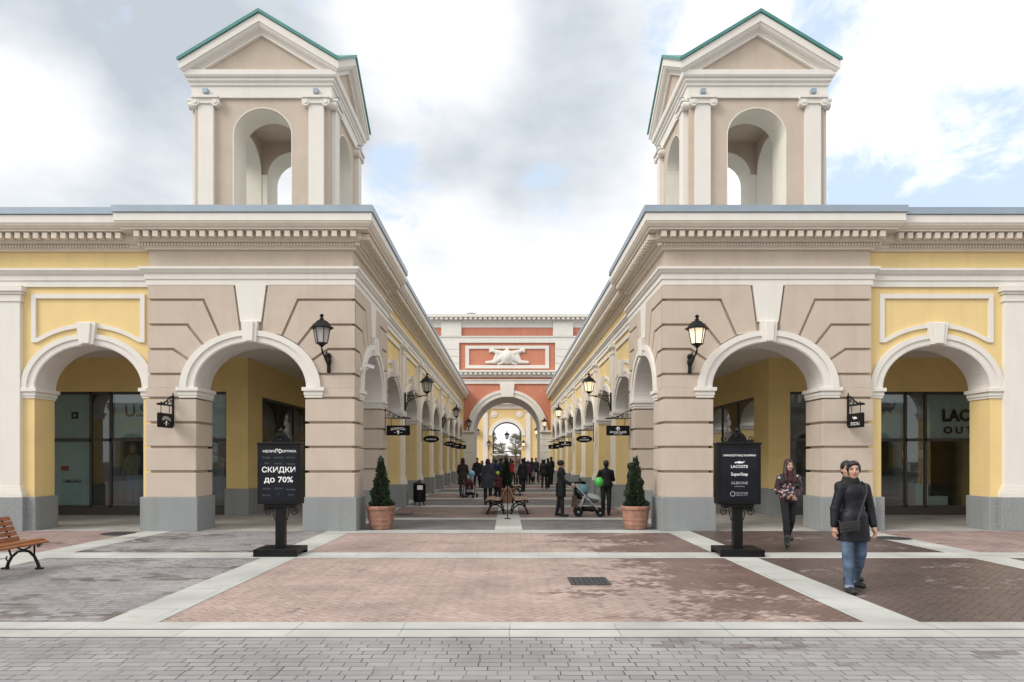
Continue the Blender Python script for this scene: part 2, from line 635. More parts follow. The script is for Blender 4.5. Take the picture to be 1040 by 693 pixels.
for i, (a, b_) in enumerate(cuts[1:]):
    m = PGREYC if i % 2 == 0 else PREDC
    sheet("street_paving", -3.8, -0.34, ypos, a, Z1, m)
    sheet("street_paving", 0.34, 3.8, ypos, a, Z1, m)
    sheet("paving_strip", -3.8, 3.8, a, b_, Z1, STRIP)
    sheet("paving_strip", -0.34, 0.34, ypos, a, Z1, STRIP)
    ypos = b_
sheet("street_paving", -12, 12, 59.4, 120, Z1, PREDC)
for sgn in (-1, 1):
    xa, xb = sorted((sgn * 3.8, sgn * 17))
    sheet("gallery_floor", xa, xb, 16.45, 59.4, Z1 + 0.001, FLOORIN)


# ------------------------------------------------------------------ arcade buildings
T = 0.82
ZS = 3.46          # springing
PL = 0.82          # plinth top
GRV = [1.436, 2.028, 2.62, 3.21]


def building(s, P):
    side = "left" if s < 0 else "right"
    root = empty("arcade_building", (s * 9, 20, 0))
    if s < 0:
        tag(root, "yellow and taupe arcade building with tower, on the side of the Cyrillic discount sign", "building")
    else:
        tag(root, "yellow and taupe arcade building with tower, behind the two women in dark jackets", "building")

    class B(MB):
        def __init__(self):
            super().__init__(s)

        def build(self, name, mats, parent=None, **k):
            par = parent or root
            o = super().build(name, mats, None, **k)
            if parent is None:
                o.location = (-s * 9, -20, 0)
            o.parent = par
            return o

    C, O = P["corner"], P["outer"]          # pavilion inner corner and outer edge
    ac, aw = P["arch"], P["wing"]           # pavilion arch centre; wing arch centres
    pl = P["pil"]
    A1, A2 = 1.365, 1.33
    Yf, Yw, U1, U2 = 16.5, 16.65, C, C + 0.15
    Yp = 21.0
    UE = 16.6
    fr = lambda Y: (lambda u, z, d: (u, Y - d, z))
    sd = lambda U: (lambda v, z, d: (U - d, v, z))
    sc = (Yp + Yf) / 2                       # centre of the pavilion's side arch
    Yend = 59.2

    def archivolt(c, a, mp, rise=1.11, thick=T, bands=((0.0, 0.17, 0.05), (0.17, 0.33, 0.09)), proud0=0.0):
        b = B()
        for (w0, w1, pr) in bands:
            b.ring(ell(c, a + w1, ZS, rise + w1 * 0.82), ell(c, a + w0, ZS, rise + w0 * 0.82), mp, proud0 + pr, -0.02)
        o = b.build("archivolt", WHITE)
        b = B()
        b.ring(ell(c, a, ZS, rise), ell(c, a - 0.025, ZS, rise - 0.025), mp, proud0 + 0.03, -thick - 0.01)
        b.build("arch_lining", SOFFIT, o).location = (0, 0, 0)
        return o

    def keystone(c, mp, z0, z1, w0, w1, pr):
        b = B()
        b.prism([(c - w0, z0), (c + w0, z0), (c + w1, z1), (c - w1, z1)], mp, pr, -0.02)
        b.prism([(c - w0 * 0.55, z0 + 0.02), (c + w0 * 0.55, z0 + 0.02), (c + w1 * 0.55, z1 - 0.02), (c - w1 * 0.55, z1 - 0.02)], mp, pr + 0.04, pr - 0.01)
        b.build("keystone", WHITE, bevel=0.01)

    # ---------------- taupe pavilion piers
    def pier(u0, u1, y0, y1, name_mat=TAUPE, rustic=True, imp=()):
        b = B()
        if rustic:
            g = 0.06
            b.box(u0 + 0.03, u1 - 0.03, y0 + 0.03, y1 - 0.03, PL - 0.02, ZS)
            zz = [PL] + GRV + [ZS]
            for i in range(len(zz) - 1):
                lo = zz[i] + (g / 2 if i else 0)
                hi = zz[i + 1] - (g / 2 if i < len(zz) - 2 else 0)
                b.box(u0 - 0.05, u1 + 0.05, y0 - 0.05, y1 + 0.05, lo, hi)
            o = b.build("pier", name_mat, bevel=0.012)
        else:
            b.box(u0, u1, y0, y1, PL - 0.02, ZS)
            o = b.build("pier", name_mat)
        e = 0.10 if rustic else 0.06
        b = B()
        b.box(u0 - e, u1 + e, y0 - e, y1 + e, 0.0, PL)
        p = b.build("plinth", PLINTH, o, bevel=0.015)
        p.location = (0, 0, 0)
        for (a0, a1, c0, c1) in imp:
            b = B()
            for (z0, z1, e2) in ((3.22, 3.28, 0.065), (3.28, 3.38, 0.08), (3.38, 3.47, 0.12)):
                b.box(a0 - e2, a1 + e2, c0 - e2, c1 + e2, z0, z1)
            b.build("impost", WHITE, o, bevel=0.008).location = (0, 0, 0)
        return o

    ja, jb = ac - A1, ac + A1
    SA = 1.33
    sn, sf = sc - SA, sc + SA
    pier(C, ja, Yf, sn, imp=[(ja - 0.3, ja, Yf, Yf + T), (C, C + T, sn - 0.3, sn)])
    pier(jb, O, Yf, Yf + T, imp=[(jb, jb + 0.3, Yf, Yf + T)])
    pier(C, C + T, sf, Yp, imp=[(C, C + T, sf, sf + 0.3)])
    # upper walls of the pavilion
    b = B()
    b.prism([(C + 0.03, ZS)] + ell(ac, A1, ZS, 1.11) + [(O, ZS), (O, 7.5), (C + 0.03, 7.5)], fr(Yf), -0.03, -T)
    b.prism([(Yf + T, ZS)] + ell(sc, SA, ZS, 1.11) + [(Yp, ZS), (Yp, 7.5), (Yf + T, 7.5)], sd(C), -0.03, -T)
    b.box(O - T, O, Yf + T, 17.5, ZS, 7.5)
    b.prism([(C + 0.0, 5.94), (O, 5.94), (O - 0.002, 7.49), (C, 7.49)], fr(Yf), 0.0, -0.06)
    b.prism([(Yf + 0.06, 5.94), (Yp, 5.94), (Yp, 7.49), (Yf + 0.06, 7.49)], sd(C), 0.0, -0.05)

    def blocks(c, el, er, k, mp, kw):
        g = 0.032
        for sg, e in ((-1, el), (1, er)):
            q = lambda *pp: [(c + sg * x * k if i not in ed else c + sg * e, z) for i, (x, z) in enumerate(pp)]
            polys = []
            ed = (0, 3)
            polys.append([(c + sg * e, ZS - 0.0), (c + sg * e, 3.79), (c + sg * 1.60 * k, 3.79), (c + sg * 1.55 * k, ZS)])
            polys.append([(c + sg * e, 3.79), (c + sg * e, 4.39), (c + sg * 1.87 * k, 4.39), (c + sg * 1.46 * k, 4.11), (c + sg * 1.56 * k, 3.79)])
            polys.append([(c + sg * e, 4.39), (c + sg * e, 4.98), (c + sg * 1.527 * k, 4.98), (c + sg * 1.13 * k, 4.48), (c + sg * 1.46 * k, 4.11), (c + sg * 1.87 * k, 4.39)])
            polys.append([(c + sg * e, 4.98), (c + sg * e, 5.58), (c + sg * 1.14 * k, 5.58), (c + sg * 0.753 * k, 4.70), (c + sg * 1.13 * k, 4.48), (c + sg * 1.527 * k, 4.98)])
            polys.append([(c + sg * e, 5.58), (c + sg * e, 5.94), (c + sg * kw[1], 5.94), (c + sg * kw[0], 5.06), (c + sg * kw[0] * 0.9, 4.80), (c + sg * 0.753 * k, 4.70), (c + sg * 1.14 * k, 5.58)])
            for i, pp in enumerate(polys):
                ins = inset(pp, g)
                ins = [(c + sg * e if abs(p0[0] - (c + sg * e)) < 1e-6 else p1[0], p1[1]) for p0, p1 in zip(pp, ins)]
                if i == 0:
                    ins = [(x, ZS if abs(p0[1] - ZS) < 1e-6 else z) for (x, z), p0 in zip(ins, pp)]
                if i == 4:
                    ins = [(x, 5.94 if abs(p0[1] - 5.94) < 1e-6 else z) for (x, z), p0 in zip(ins, pp)]
                b.prism(ins, mp, 0.05, -0.04)
    # front: the corner side runs 4 cm past the wall so the corner is solid
    sgn_el = ac - (C - 0.05)
    blocks(ac, sgn_el, O - ac, 1.0, fr(Yf), (0.27, 0.39))
    blocks(sc, sc - Yf + 0.0, Yp - sc, 0.92, sd(C), (0.25, 0.36))
    b.build("pavilion_wall", TAUPE)
    for (c, mp, a) in ((ac, fr(Yf), A1), (sc, sd(C), SA)):
        archivolt(c, a, mp, proud0=0.03)
        keystone(c, mp, 4.55, 5.06, 0.16, 0.20, 0.15)
        b = B()
        b.prism([(c - 0.25, 5.05), (c + 0.25, 5.05), (c + 0.37, 5.94), (c - 0.37, 5.94)], mp, 0.06, -0.01)
        b.build("keystone", WHITE)

    # ---------------- yellow wing along the front
    edges = [O] + [v for c in aw for v in (c - A2, c + A2)] + [UE]
    for i in range(0, len(edges), 2):
        u0, u1 = edges[i], edges[i + 1]
        imp = []
        if i > 0:
            imp.append((u0, u0 + 0.33, Yw, Yw + T - 0.08))
        if i < len(edges) - 2:
            imp.append((max(u0, u1 - 0.33) + (0.06 if i == 0 else 0), u1, Yw, Yw + T - 0.08))
        b = B()
        b.box(u0, u1, Yw, Yw + T - 0.08, PL - 0.02, ZS)
        o = b.build("pier", YELLOW)
        b = B()
        b.box(u0 - (0.06 if i else -0.11), u1 + 0.06, Yw - 0.06, Yw + T - 0.02, 0, PL)
        b.build("plinth", PLINTH, o, bevel=0.015).location = (0, 0, 0)
        for (a0, a1, c0, c1) in imp:
            b = B()
            for (z0, z1, e2) in ((3.22, 3.28, 0.03), (3.28, 3.38, 0.05), (3.38, 3.47, 0.09)):
                b.box(a0 - e2, a1 + e2, c0 - e2, c1 + e2, z0, z1)
            b.build("impost", WHITE, o, bevel=0.008).location = (0, 0, 0)
    b = B()
    pts = [(O, ZS)]
    for c in aw:
        pts += ell(c, A2, ZS, 1.08)
    pts += [(UE, ZS), (UE, 7.5), (O, 7.5)]
    b.prism(pts, fr(Yw), 0, -T + 0.08)
    b.build("wing_wall", YELLOW)

    def pilaster(c, mp):
        b = B()
        bx = lambda hw, z0, z1, d: b.prism([(c - hw, z0), (c + hw, z0), (c + hw, z1), (c - hw, z1)], mp, d, -0.01)
        bx(0.36, PL - 0.005, 0.93, 0.17)
        bx(0.33, 0.93, 1.0, 0.15)
        bx(0.30, 1.0, 1.08, 0.125)
        bx(0.265, 1.08, 5.60, 0.10)
        bx(0.30, 5.56, 5.62, 0.125)
        bx(0.29, 5.62, 5.74, 0.115)
        bx(0.33, 5.74, 5.80, 0.15)
        bx(0.37, 5.80, 5.94, 0.19)
        o = b.build("pilaster", WHITE, bevel=0.008)
        b = B()
        b.prism([(c - 0.40, 0), (c + 0.40, 0), (c + 0.40, PL), (c - 0.40, PL)], mp, 0.20, 0.03)
        b.build("plinth", PLINTH, o, bevel=0.015).location = (0, 0, 0)

    def panel(c, hw, a, mp):
        ea, er = a + 0.57, 1.53
        zl = lambda u: ZS + er * math.sqrt(max(0, 1 - (u / ea) ** 2))
        us = np.linspace(-hw + 0.02, hw - 0.02, 25)
        outer = [(c - hw, 5.76), (c + hw, 5.76)] + [(c + hw, 4.58)] + [(c + u, max(4.58, zl(u) - 0.05)) for u in us[::-1]] + [(c - hw, 4.58)]
        w = 0.11
        h2 = hw - w
        us2 = np.linspace(-h2 + 0.02, h2 - 0.02, 25)
        inner = [(c - h2, 5.76 - w), (c + h2, 5.76 - w)] + [(c + h2, max(4.58 + w, zl(h2) + .04))] + [(c + u, max(4.58 + w, zl(u) + 0.05)) for u in us2[::-1]] + [(c - h2, max(4.58 + w, zl(h2) + .04))]
        b = B()
        b.ring(outer, inner, mp, 0.05, -0.01, closed=True)
        b.build("panel_frame", WHITE)

    for c in aw:
        archivolt(c, A2, fr(Yw), rise=1.08, thick=T - 0.08, bands=((0.0, 0.16, 0.04), (0.16, 0.30, 0.075)))
        keystone(c, fr(Yw), 4.52, 5.06, 0.17, 0.24, 0.13)
        panel(c, 1.38, A2, fr(Yw))
    for c in pl:
        pilaster(c, fr(Yw))

    # ---------------- yellow wing along the street
    CA = 1.75
    cc = [22.95] + [(PIL[k] + PIL[k + 1]) / 2 for k in range(6)] + [PIL[6] + 2.44]
    edges = [Yp] + [v for c in cc for v in (c - CA, c + CA)] + [Yend]
    for i in range(0, len(edges), 2):
        v0, v1 = edges[i], edges[i + 1]
        if v1 - v0 < 0.02:
            continue
        b = B()
        b.box(U2, U2 + T - 0.08, v0, v1, PL - 0.02, ZS)
        o = b.build("pier", YELLOW)
        b = B()
        b.box(U2 - 0.06, U2 + T - 0.02, v0 - (0.06 if i else -0.11), v1 + (0.06 if i < len(edges) - 2 else 0), 0, PL)
        b.build("plinth", PLINTH, o, bevel=0.015).location = (0, 0, 0)
        ends = []
        if i > 0:
            ends.append((v0 - 1, min(v0 + 0.33, v1)))
            if i < len(edges) - 2:
                ends.append((v1 - 0.33, v1 + 1))
        for (q0, q1) in ends:
            b = B()
            for (z0, z1, e2) in ((3.22, 3.28, 0.03), (3.28, 3.38, 0.05), (3.38, 3.47, 0.09)):
                b.box(U2 - e2, U2 + T - 0.08 + e2, max(q0, v0 - e2), min(q1, v1 + e2), z0, z1)
            b.build("impost", WHITE, o).location = (0, 0, 0)
    b = B()
    pts = [(Yp, ZS)]
    for c in cc:
        pts += ell(c, CA, ZS, 1.05, 20)
    pts += [(Yend, ZS), (Yend, 7.5), (Yp, 7.5)]
    b.prism(pts, sd(U2), 0, -T + 0.08)
    b.build("street_wall", YELLOW)
    for i, c in enumerate(cc):
        archivolt(c, CA, sd(U2), rise=1.05, thick=T - 0.08, bands=((0.0, 0.16, 0.04), (0.16, 0.29, 0.075)))
        keystone(c, sd(U2), 4.48, 5.06, 0.2, 0.28, 0.16)
        panel(c, 1.62, CA, sd(U2))
    for y in PIL:
        pilaster(y, sd(U2))

    # ---------------- entablature, swept round the plan
    path = [(UE, Yw), (O, Yw), (O, Yf), (C, Yf), (C, Yp), (U2, Yp), (U2, Yend)]
    nrm = [(0, -1), (1, -1), (1, -1), (-1, -1), (-1, 1), (-1, 1), (-1, 0)]
    b = B()
    b.sweep([(-0.02, 5.93), (0.05, 5.93), (0.05, 6.075), (0.075, 6.08), (0.075, 6.21), (0.10, 6.215), (0.12, 6.24), (0.15, 6.29), (0.17, 6.30), (0.17, 6.36), (-0.02, 6.37)], path, nrm)
    b.build("architrave", WHITE)
    b = B()
    b.sweep([(-0.02, 6.79), (0.07, 6.79), (0.07, 6.835), (0.11, 6.85), (0.11, 6.935), (0.18, 6.945), (0.2, 6.97), (0.24, 6.98), (0.24, 7.15), (0.44, 7.155), (0.45, 7.19), (0.48, 7.21), (0.53, 7.28), (0.535, 7.32), (-0.02, 7.325)], path, nrm)
    # modillions and fine dentils along the straight runs
    runs = [((UE, Yw), (O + 0.5, Yw), (0, -1)), ((O + 0.2, Yf), (C - 0.2, Yf), (0, -1)), ((C, Yf - 0.2), (C, Yp + 0.2), (-1, 0)), ((U2, Yp + 0.5), (U2, Yend), (-1, 0))]
    for (p0, p1, nn) in runs:
        L = math.hypot(p1[0] - p0[0], p1[1] - p0[1])
        dx, dy = (p1[0] - p0[0]) / L, (p1[1] - p0[1]) / L
        for (pitch, w, q0, q1, z0, z1) in ((0.2143, 0.125, 0.23, 0.41, 7.0, 7.135), (0.0725, 0.042, 0.10, 0.15, 6.86, 6.925)):
            n = int(L / pitch)
            for i in range(n):
                t = (i + 0.5) * L / n
                x, y = p0[0] + dx * t, p0[1] + dy * t
                if nn[0] == 0:
                    b.box(x - w / 2, x + w / 2, y - q1, y - q0, z0, z1)
                else:
                    b.box(x - q1, x - q0, y - w / 2, y + w / 2, z0, z1)
    cor = b.build("cornice", BEIGE)
    b = B()
    b.sweep([(0.3, 7.322), (0.55, 7.322), (0.55, 7.50), (0.3, 7.502)], path, nrm)
    b.build("fascia", WHITE, cor).location = (0, 0, 0)
    b = B()
    b.sweep([(-0.1, 7.508), (0.565, 7.508), (0.585, 7.52), (0.585, 7.675), (0.56, 7.685), (-0.1, 7.64)], path, nrm)
    b.build("flashing", FLASH, cor).location = (0, 0, 0)

    # ---------------- gallery ceilings, shop walls, roof
    b = B()
    b.box(C + 0.4, UE, Yf + 0.4, Yend, 4.87, 5.0)
    b.build("gallery_ceiling", CEIL)
    b = B()
    b.box(C + 0.3, UE, Yf + 0.3, Yend, 7.40, 7.50)
    b.build("roof", ROOFM)
    GI, GY = P["gi"], 21.15
    b = B()
    b.box(GI, GI + 0.67, GY, GY + 1.25, PL - 0.01, 4.9)            # corner pier of the shops
    b.box(GI + 0.67, UE, GY + 0.02, GY + 0.3, 3.83, 4.9)
    b.box(GI + 0.02, GI + 0.3, GY + 1.25, Yend, 3.78, 4.9)
    b.box(14.6, 15.3, GY, GY + 0.3, 0.0, 3.9)
    for k in range(7):
        b.box(GI, GI + 0.3, 27.7 + 4.88 * k, 28.6 + 4.88 * k, 0.0, 3.79)
    b.box(UE - 0.3, UE, Yw + T, Yend, 0, 7.4)
    b.box(C + 0.02, UE, Yend - 0.25, Yend, 0, 7.4)
    b.build("shop_wall", YELLOWIN)
    b = B()
    b.box(GI - 0.04, GI + 0.71, GY - 0.04, GY + 1.29, 0, PL)
    b.build("shop_plinth", PLINTH, bevel=0.012)
    b = B()
    b.box(14.56, 15.34, GY - 0.04, GY + 0.34, 0, PL)
    b.build("shop_plinth", PLINTH, bevel=0.012)
    b = B()
    b.box(GI + 0.9, UE - 0.4, GY + 3.2, GY + 3.3, 0, 4.8)
    b.box(GI + 2.6, GI + 2.7, GY + 3.3, Yend - 0.4, 0, 4.8)
    b.build("shop_back_wall", DARKIN)
    # glazing: frames and panes, each window a part of its own
    fx = [GI + 0.67, 9.8, 11.2, 12.36, 12.98, 14.6]
    for i in range(len(fx) - 1):
        b = B()
        x0, x1 = fx[i], fx[i + 1]
        w = 0.035
        for (a0, a1, z0, z1) in ((x0, x0 + w, 0.23, 3.83), (x1 - w, x1, 0.23, 3.83), (x0, x1, 0.20, 0.30), (x0, x1, 3.75, 3.83), (x0, x1, 2.29, 2.38)):
            b.box(a0, a1, GY + 0.05, GY + 0.14, z0, z1)
        b.box(x0, x1, GY + 0.03, GY + 0.3, 0, 0.2)
        o = b.build("shop_window", FRAMEDK)
        b = B()
        b.add([(x0 + w, GY + 0.09, 0.28), (x1 - w, GY + 0.09, 0.28), (x1 - w, GY + 0.09, 3.78), (x0 + w, GY + 0.09, 3.78)], [(0, 1, 2, 3)])
        b.build("pane", GLASS, o).location = (0, 0, 0)
    fy = [(GY + 1.25, 27.7)] + [(28.6 + 4.88 * k, 27.7 + 4.88 * (k + 1)) for k in range(6)] + [(28.6 + 4.88 * 6, Yend - 0.3)]
    for (y0, y1) in fy:
        b = B()
        w = 0.04
        for y in np.linspace(y0, y1 - w, 4):
            b.box(GI + 0.05, GI + 0.14, y, y + w, 0.23, 3.78)
        for (z0, z1) in ((0.2, 0.3), (3.70, 3.78), (2.29, 2.38)):
            b.box(GI + 0.052, GI + 0.138, y0, y1, z0, z1)
        b.box(GI + 0.03, GI + 0.3, y0, y1, 0, 0.2)
        o = b.build("shop_window", FRAMEDK)
        b = B()
        b.add([(GI + 0.09, y0, 0.28), (GI + 0.09, y1, 0.28), (GI + 0.09, y1, 3.72), (GI + 0.09, y0, 3.72)], [(0, 1, 2, 3)])
        b.build("pane", GLASS, o).location = (0, 0, 0)
    # little floor kerb of the gallery
    # ---------------- tower on the pavilion
    tc_, hw, ty0, ty1 = P["tower"], 1.705, 17.25, 20.55
    tyc = (ty0 + ty1) / 2
    hd = (ty1 - ty0) / 2
    TT = 0.8
    b = B()
    OA, OS = 0.75, 9.93
    for (Y, sg) in ((ty0, -1), (ty1, 1)):
        mp = lambda u, z, d, Y=Y, sg=sg: (u, Y + sg * d, z)
        b.prism([(tc_ - hw, 7.45), (tc_ - OA, 7.45)] + ell(tc_, OA, OS, 0.70, 20) + [(tc_ + OA, 7.45), (tc_ + hw, 7.45), (tc_ + hw, 10.9), (tc_ - hw, 10.9)], mp, 0, -TT)
    for (U, sg) in ((tc_ - hw, -1), (tc_ + hw, 1)):
        mp = lambda v, z, d, U=U, sg=sg: (U + sg * d, v, z)
        a, c0, c1 = 0.80, ty0 + TT, ty1 - TT
        b.prism([(c0, 7.45), (tyc - a, 7.45)] + ell(tyc, a, OS, 0.70, 20) + [(tyc + a, 7.45), (c1, 7.45), (c1, 10.9), (c0, 10.9)], mp, 0, -TT)
    b.box(tc_ - hw + 0.1, tc_ + hw - 0.1, ty0 + 0.1, ty1 - 0.1, 10.9, 11.0)
    tw = b.build("tower", TAUPE)

    def sub(b, name, m, **k):
        o = b.build(name, m, tw, **k)
        o.location = (0, 0, 0)
        return o
    b = B()   # reveals lined in cream plaster
    for (Y, sg) in ((ty0, -1), (ty1, 1)):
        mp = lambda u, z, d, Y=Y, sg=sg: (u, Y + sg * d, z)
        e1 = [(tc_ - OA, 7.46)] + ell(tc_, OA, OS, 0.70, 20) + [(tc_ + OA, 7.46)]
        e2 = [(tc_ - OA + .02, 7.46)] + ell(tc_, OA - .02, OS, 0.68, 20) + [(tc_ + OA - .02, 7.46)]
        b.ring(e1, e2, mp, 0.004, -TT - 0.004)
    for (U, sg) in ((tc_ - hw, -1), (tc_ + hw, 1)):
        mp = lambda v, z, d, U=U, sg=sg: (U + sg * d, v, z)
        a = 0.80
        e1 = [(tyc - a, 7.46)] + ell(tyc, a, OS, 0.70, 20) + [(tyc + a, 7.46)]
        e2 = [(tyc - a + .02, 7.46)] + ell(tyc, a - .02, OS, 0.68, 20) + [(tyc + a - .02, 7.46)]
        b.ring(e1, e2, mp, 0.004, -TT - 0.004)
    sub(b, "arch_lining", CREAM)
    for sg in (-1, 1):   # inner corners plastered cream up to the springing
        for Y0, Y1 in ((ty0 + TT, ty0 + TT + 0.055), (ty1 - TT - 0.055, ty1 - TT)):
            x0, x1 = sorted((tc_ + sg * 0.735, tc_ + sg * (hw - TT - 0.002)))
            b = B()
            b.box(x0, x1, Y0 + 0.003, Y1 - 0.003, 7.46, 9.95)
            sub(b, "corner_plaster", CREAM)
    # ionic pilasters
    for (mp, c, h) in ((lambda u, z, d: (u, ty0 - d, z), tc_, hw), (lambda u, z, d: (u, ty1 + d, z), tc_, hw),
                       (lambda v, z, d: (tc_ - hw - d, v, z), tyc, hd), (lambda v, z, d: (tc_ + hw + d, v, z), tyc, hd)):
        for sg in (-1, 1):
            x = c + sg * (h - 0.32)
            b = B()
            b.prism([(x - 0.19, 7.45), (x + 0.19, 7.45), (x + 0.19, 10.66), (x - 0.19, 10.66)], mp, 0.12, -0.01)
            b.prism([(x - 0.34, 10.79), (x + 0.34, 10.79), (x + 0.34, 10.85), (x - 0.34, 10.85)], mp, 0.2, -0.01)
            b.prism([(x - 0.24, 10.66), (x + 0.24, 10.66), (x + 0.26, 10.795), (x - 0.26, 10.795)], mp, 0.155, -0.01)
            for q in (-0.25, 0.25):
                cir = lambda r: [(x + q + r * math.cos(t * math.pi / 8), 10.70 + r * math.sin(t * math.pi / 8)) for t in range(16)]
                b.prism(cir(0.105), mp, 0.165, -0.01)
                b.prism(cir(0.05), mp, 0.185, 0.16)
            sub(b, "column", WHITE)
        b = B()
        for sg in (-1, 1):
            x = c + sg * (h - 0.32)
            b.prism([(x - 0.06, 10.92), (x + 0.06, 10.92), (x + 0.06, 11.03), (x - 0.06, 11.03)], mp, 0.17, 0.05)
        sub(b, "floodlight", FLASH)
    rp = [(tc_ - hw, ty0), (tc_ + hw, ty0), (tc_ + hw, ty1), (tc_ - hw, ty1)]
    rn = [(-1, -1), (1, -1), (1, 1), (-1, 1)]
    b = B()
    b.sweep([(-0.1, 10.845), (0.06, 10.845), (0.06, 11.13), (0.09, 11.14), (0.10, 11.2), (0.14, 11.24), (0.14, 11.30), (0.18, 11.32), (0.20, 11.36), (0.20, 11.48), (-0.1, 11.5)], rp, rn, closed=True)
    sub(b, "entablature", WHITE)
    A0, mslope = 12.84, 0.60
    faces4 = ((lambda u, z, d: (tc_ + u, ty0 - d, z), hw), (lambda u, z, d: (tc_ + u, ty1 + d, z), hw),
              (lambda v, z, d: (tc_ - hw - d, tyc + v, z), hd), (lambda v, z, d: (tc_ + hw + d, tyc + v, z), hd))
    b = B()
    for mp, h in faces4:
        ap = A0 - 0.36
        b.prism([(-h + 0.05, 11.47), (h - 0.05, 11.47), (h - 0.05, max(11.48, ap - mslope * (h - 0.05))), (0, ap), (-h + 0.05, max(11.48, ap - mslope * (h - 0.05)))], mp, 0.02, -0.15)
    sub(b, "tympanum", TAUPE)
    b = B()
    for mp, h in faces4:
        prof = [(-0.1, 0.0), (0.28, 0.0), (0.28, 0.20), (0.255, 0.205), (0.25, 0.23), (0.225, 0.275), (0.18, 0.315), (0.13, 0.335), (0.125, 0.36), (0.105, 0.365), (0.10, 0.44), (-0.1, 0.44)]
        n = len(prof)
        rows = [[(sg * (h + d), A0 - zo - mslope * abs(sg) * (h + d)) for d, zo in prof] for sg in (-1, 0, 1)]
        vs = [mp(u, z, d) for row in rows for (u, z), (d, _) in zip(row, prof)]
        fs = [(i * n + k, i * n + (k + 1) % n, (i + 1) * n + (k + 1) % n, (i + 1) * n + k) for i in (0, 1) for k in range(n)]
        fs += [tuple(range(n - 1, -1, -1)), tuple(2 * n + k for k in range(n))]
        b.add(vs, fs)
    sub(b, "raking_cornice", WHITE)
    b = B()
    wx, wy = hw + 0.32, hd + 0.32
    AR = A0 + 0.012
    vs = []
    for dz in (0.085, 0.0):
        vs += [(tc_, tyc, AR + dz), (tc_, tyc - wy, AR + dz), (tc_ + wx, tyc, AR + dz), (tc_, tyc + wy, AR + dz), (tc_ - wx, tyc, AR + dz),
               (tc_ + wx, tyc - wy, AR + dz - mslope * wx), (tc_ + wx, tyc + wy, AR + dz - mslope * wx), (tc_ - wx, tyc + wy, AR + dz - mslope * wx), (tc_ - wx, tyc - wy, AR + dz - mslope * wx)]
    tri = [(0, 1, 5), (0, 5, 2), (0, 2, 6), (0, 6, 3), (0, 3, 7), (0, 7, 4), (0, 4, 8), (0, 8, 1)]
    rim = [1, 5, 2, 6, 3, 7, 4, 8]
    fs = tri + [tuple(i + 9 for i in reversed(t)) for t in tri] + [(rim[i], rim[(i + 1) % 8], rim[(i + 1) % 8] + 9, rim[i] + 9) for i in range(8)]
    b.add(vs, fs)
    sub(b, "roof", GREEN)
    return root


PLFT = dict(corner=3.76, outer=8.70, arch=6.22, wing=[10.24, 14.0], pil=[12.12, 15.88], gi=8.07, tower=6.22)
PRGT = dict(corner=3.76, outer=8.74, arch=6.25, wing=[10.42, 14.2], pil=[12.30, 16.08], gi=8.07, tower=6.27)
building(-1, PLFT)
building(1, PRGT)


# the matching arcades on the other side of the plaza, seen in the shop windows
for src, lab in ((COL.objects["arcade_building"], "matching arcade across the plaza, mirrored in the panes with the dark poster"), (COL.objects["arcade_building.001"], "matching arcade across the plaza, mirrored in the panes with the crocodile emblem")):
    o = copy_tree(src)
    o.location = (-src.location.x * 35 / 9, -14 - src.location.y, 0)
    o.rotation_euler = (0, 0, math.pi)
    tag(o, lab, "building")

# shop fittings behind the glass -------------------------------------------------
def board(name, x0, x1, y, z0, z1, m, label, cat, group=None, th=0.04):
    b = MB()
    b.box(x0, x1, y, y + th, z0, z1)
    o = b.build(name, m)
    return tag(o, label, cat, group)


FM = lambda u, z, d: (u, -d, z)
board("display_board", -14.55, -13.02, 21.30, 0.25, 3.75, TEAL, "tall teal grey display board behind the first pane beside the dark poster", "display board")
board("display_board", -12.28, -11.22, 21.30, 2.4, 3.75, TEAL, "teal grey board with cut-off letters above the poster of two people", "display board")
board("display_board", -9.6, -8.8, 21.30, 2.3, 3.75, TEAL, "teal grey board high behind the narrow pane inside the taupe arch", "display board")
b = MB()
fl = lambda u, z, d: (u, 21.30 - d, z)
put_text(b, "U.S", fl, -11.62, 3.25, 0.66, 0.40, 0.012)
tag(b.build("shop_lettering", SIGNBLK), "dark letters U.S on the teal board behind the shop window", "lettering")
b = MB()
b.prism([(-13.62, 3.0), (-13.42, 3.0), (-13.42, 3.2), (-13.62, 3.2)], fl, 0.02, 0.0)
b.cur = 1
b.prism([(-13.56, 3.06), (-13.48, 3.06), (-13.48, 3.14), (-13.56, 3.14)], fl, 0.03, 0.015)
b.cur = 2
b.prism([(-13.95, 1.38), (-13.72, 1.38), (-13.72, 1.52), (-13.95, 1.52)], fl, 0.02, 0.0)
b.cur = 0
put_text(b, "COMPLIANCE", fl, -13.62, 1.05, 0.6, 0.10, 0.01)
tag(b.build("window_sticker", [SIGNBLK, TEAL, mat("sticker_red", (0.3, 0.04, 0.05), 0.5)]), "small dark square emblem and red tag stuck on the teal board", "sticker")


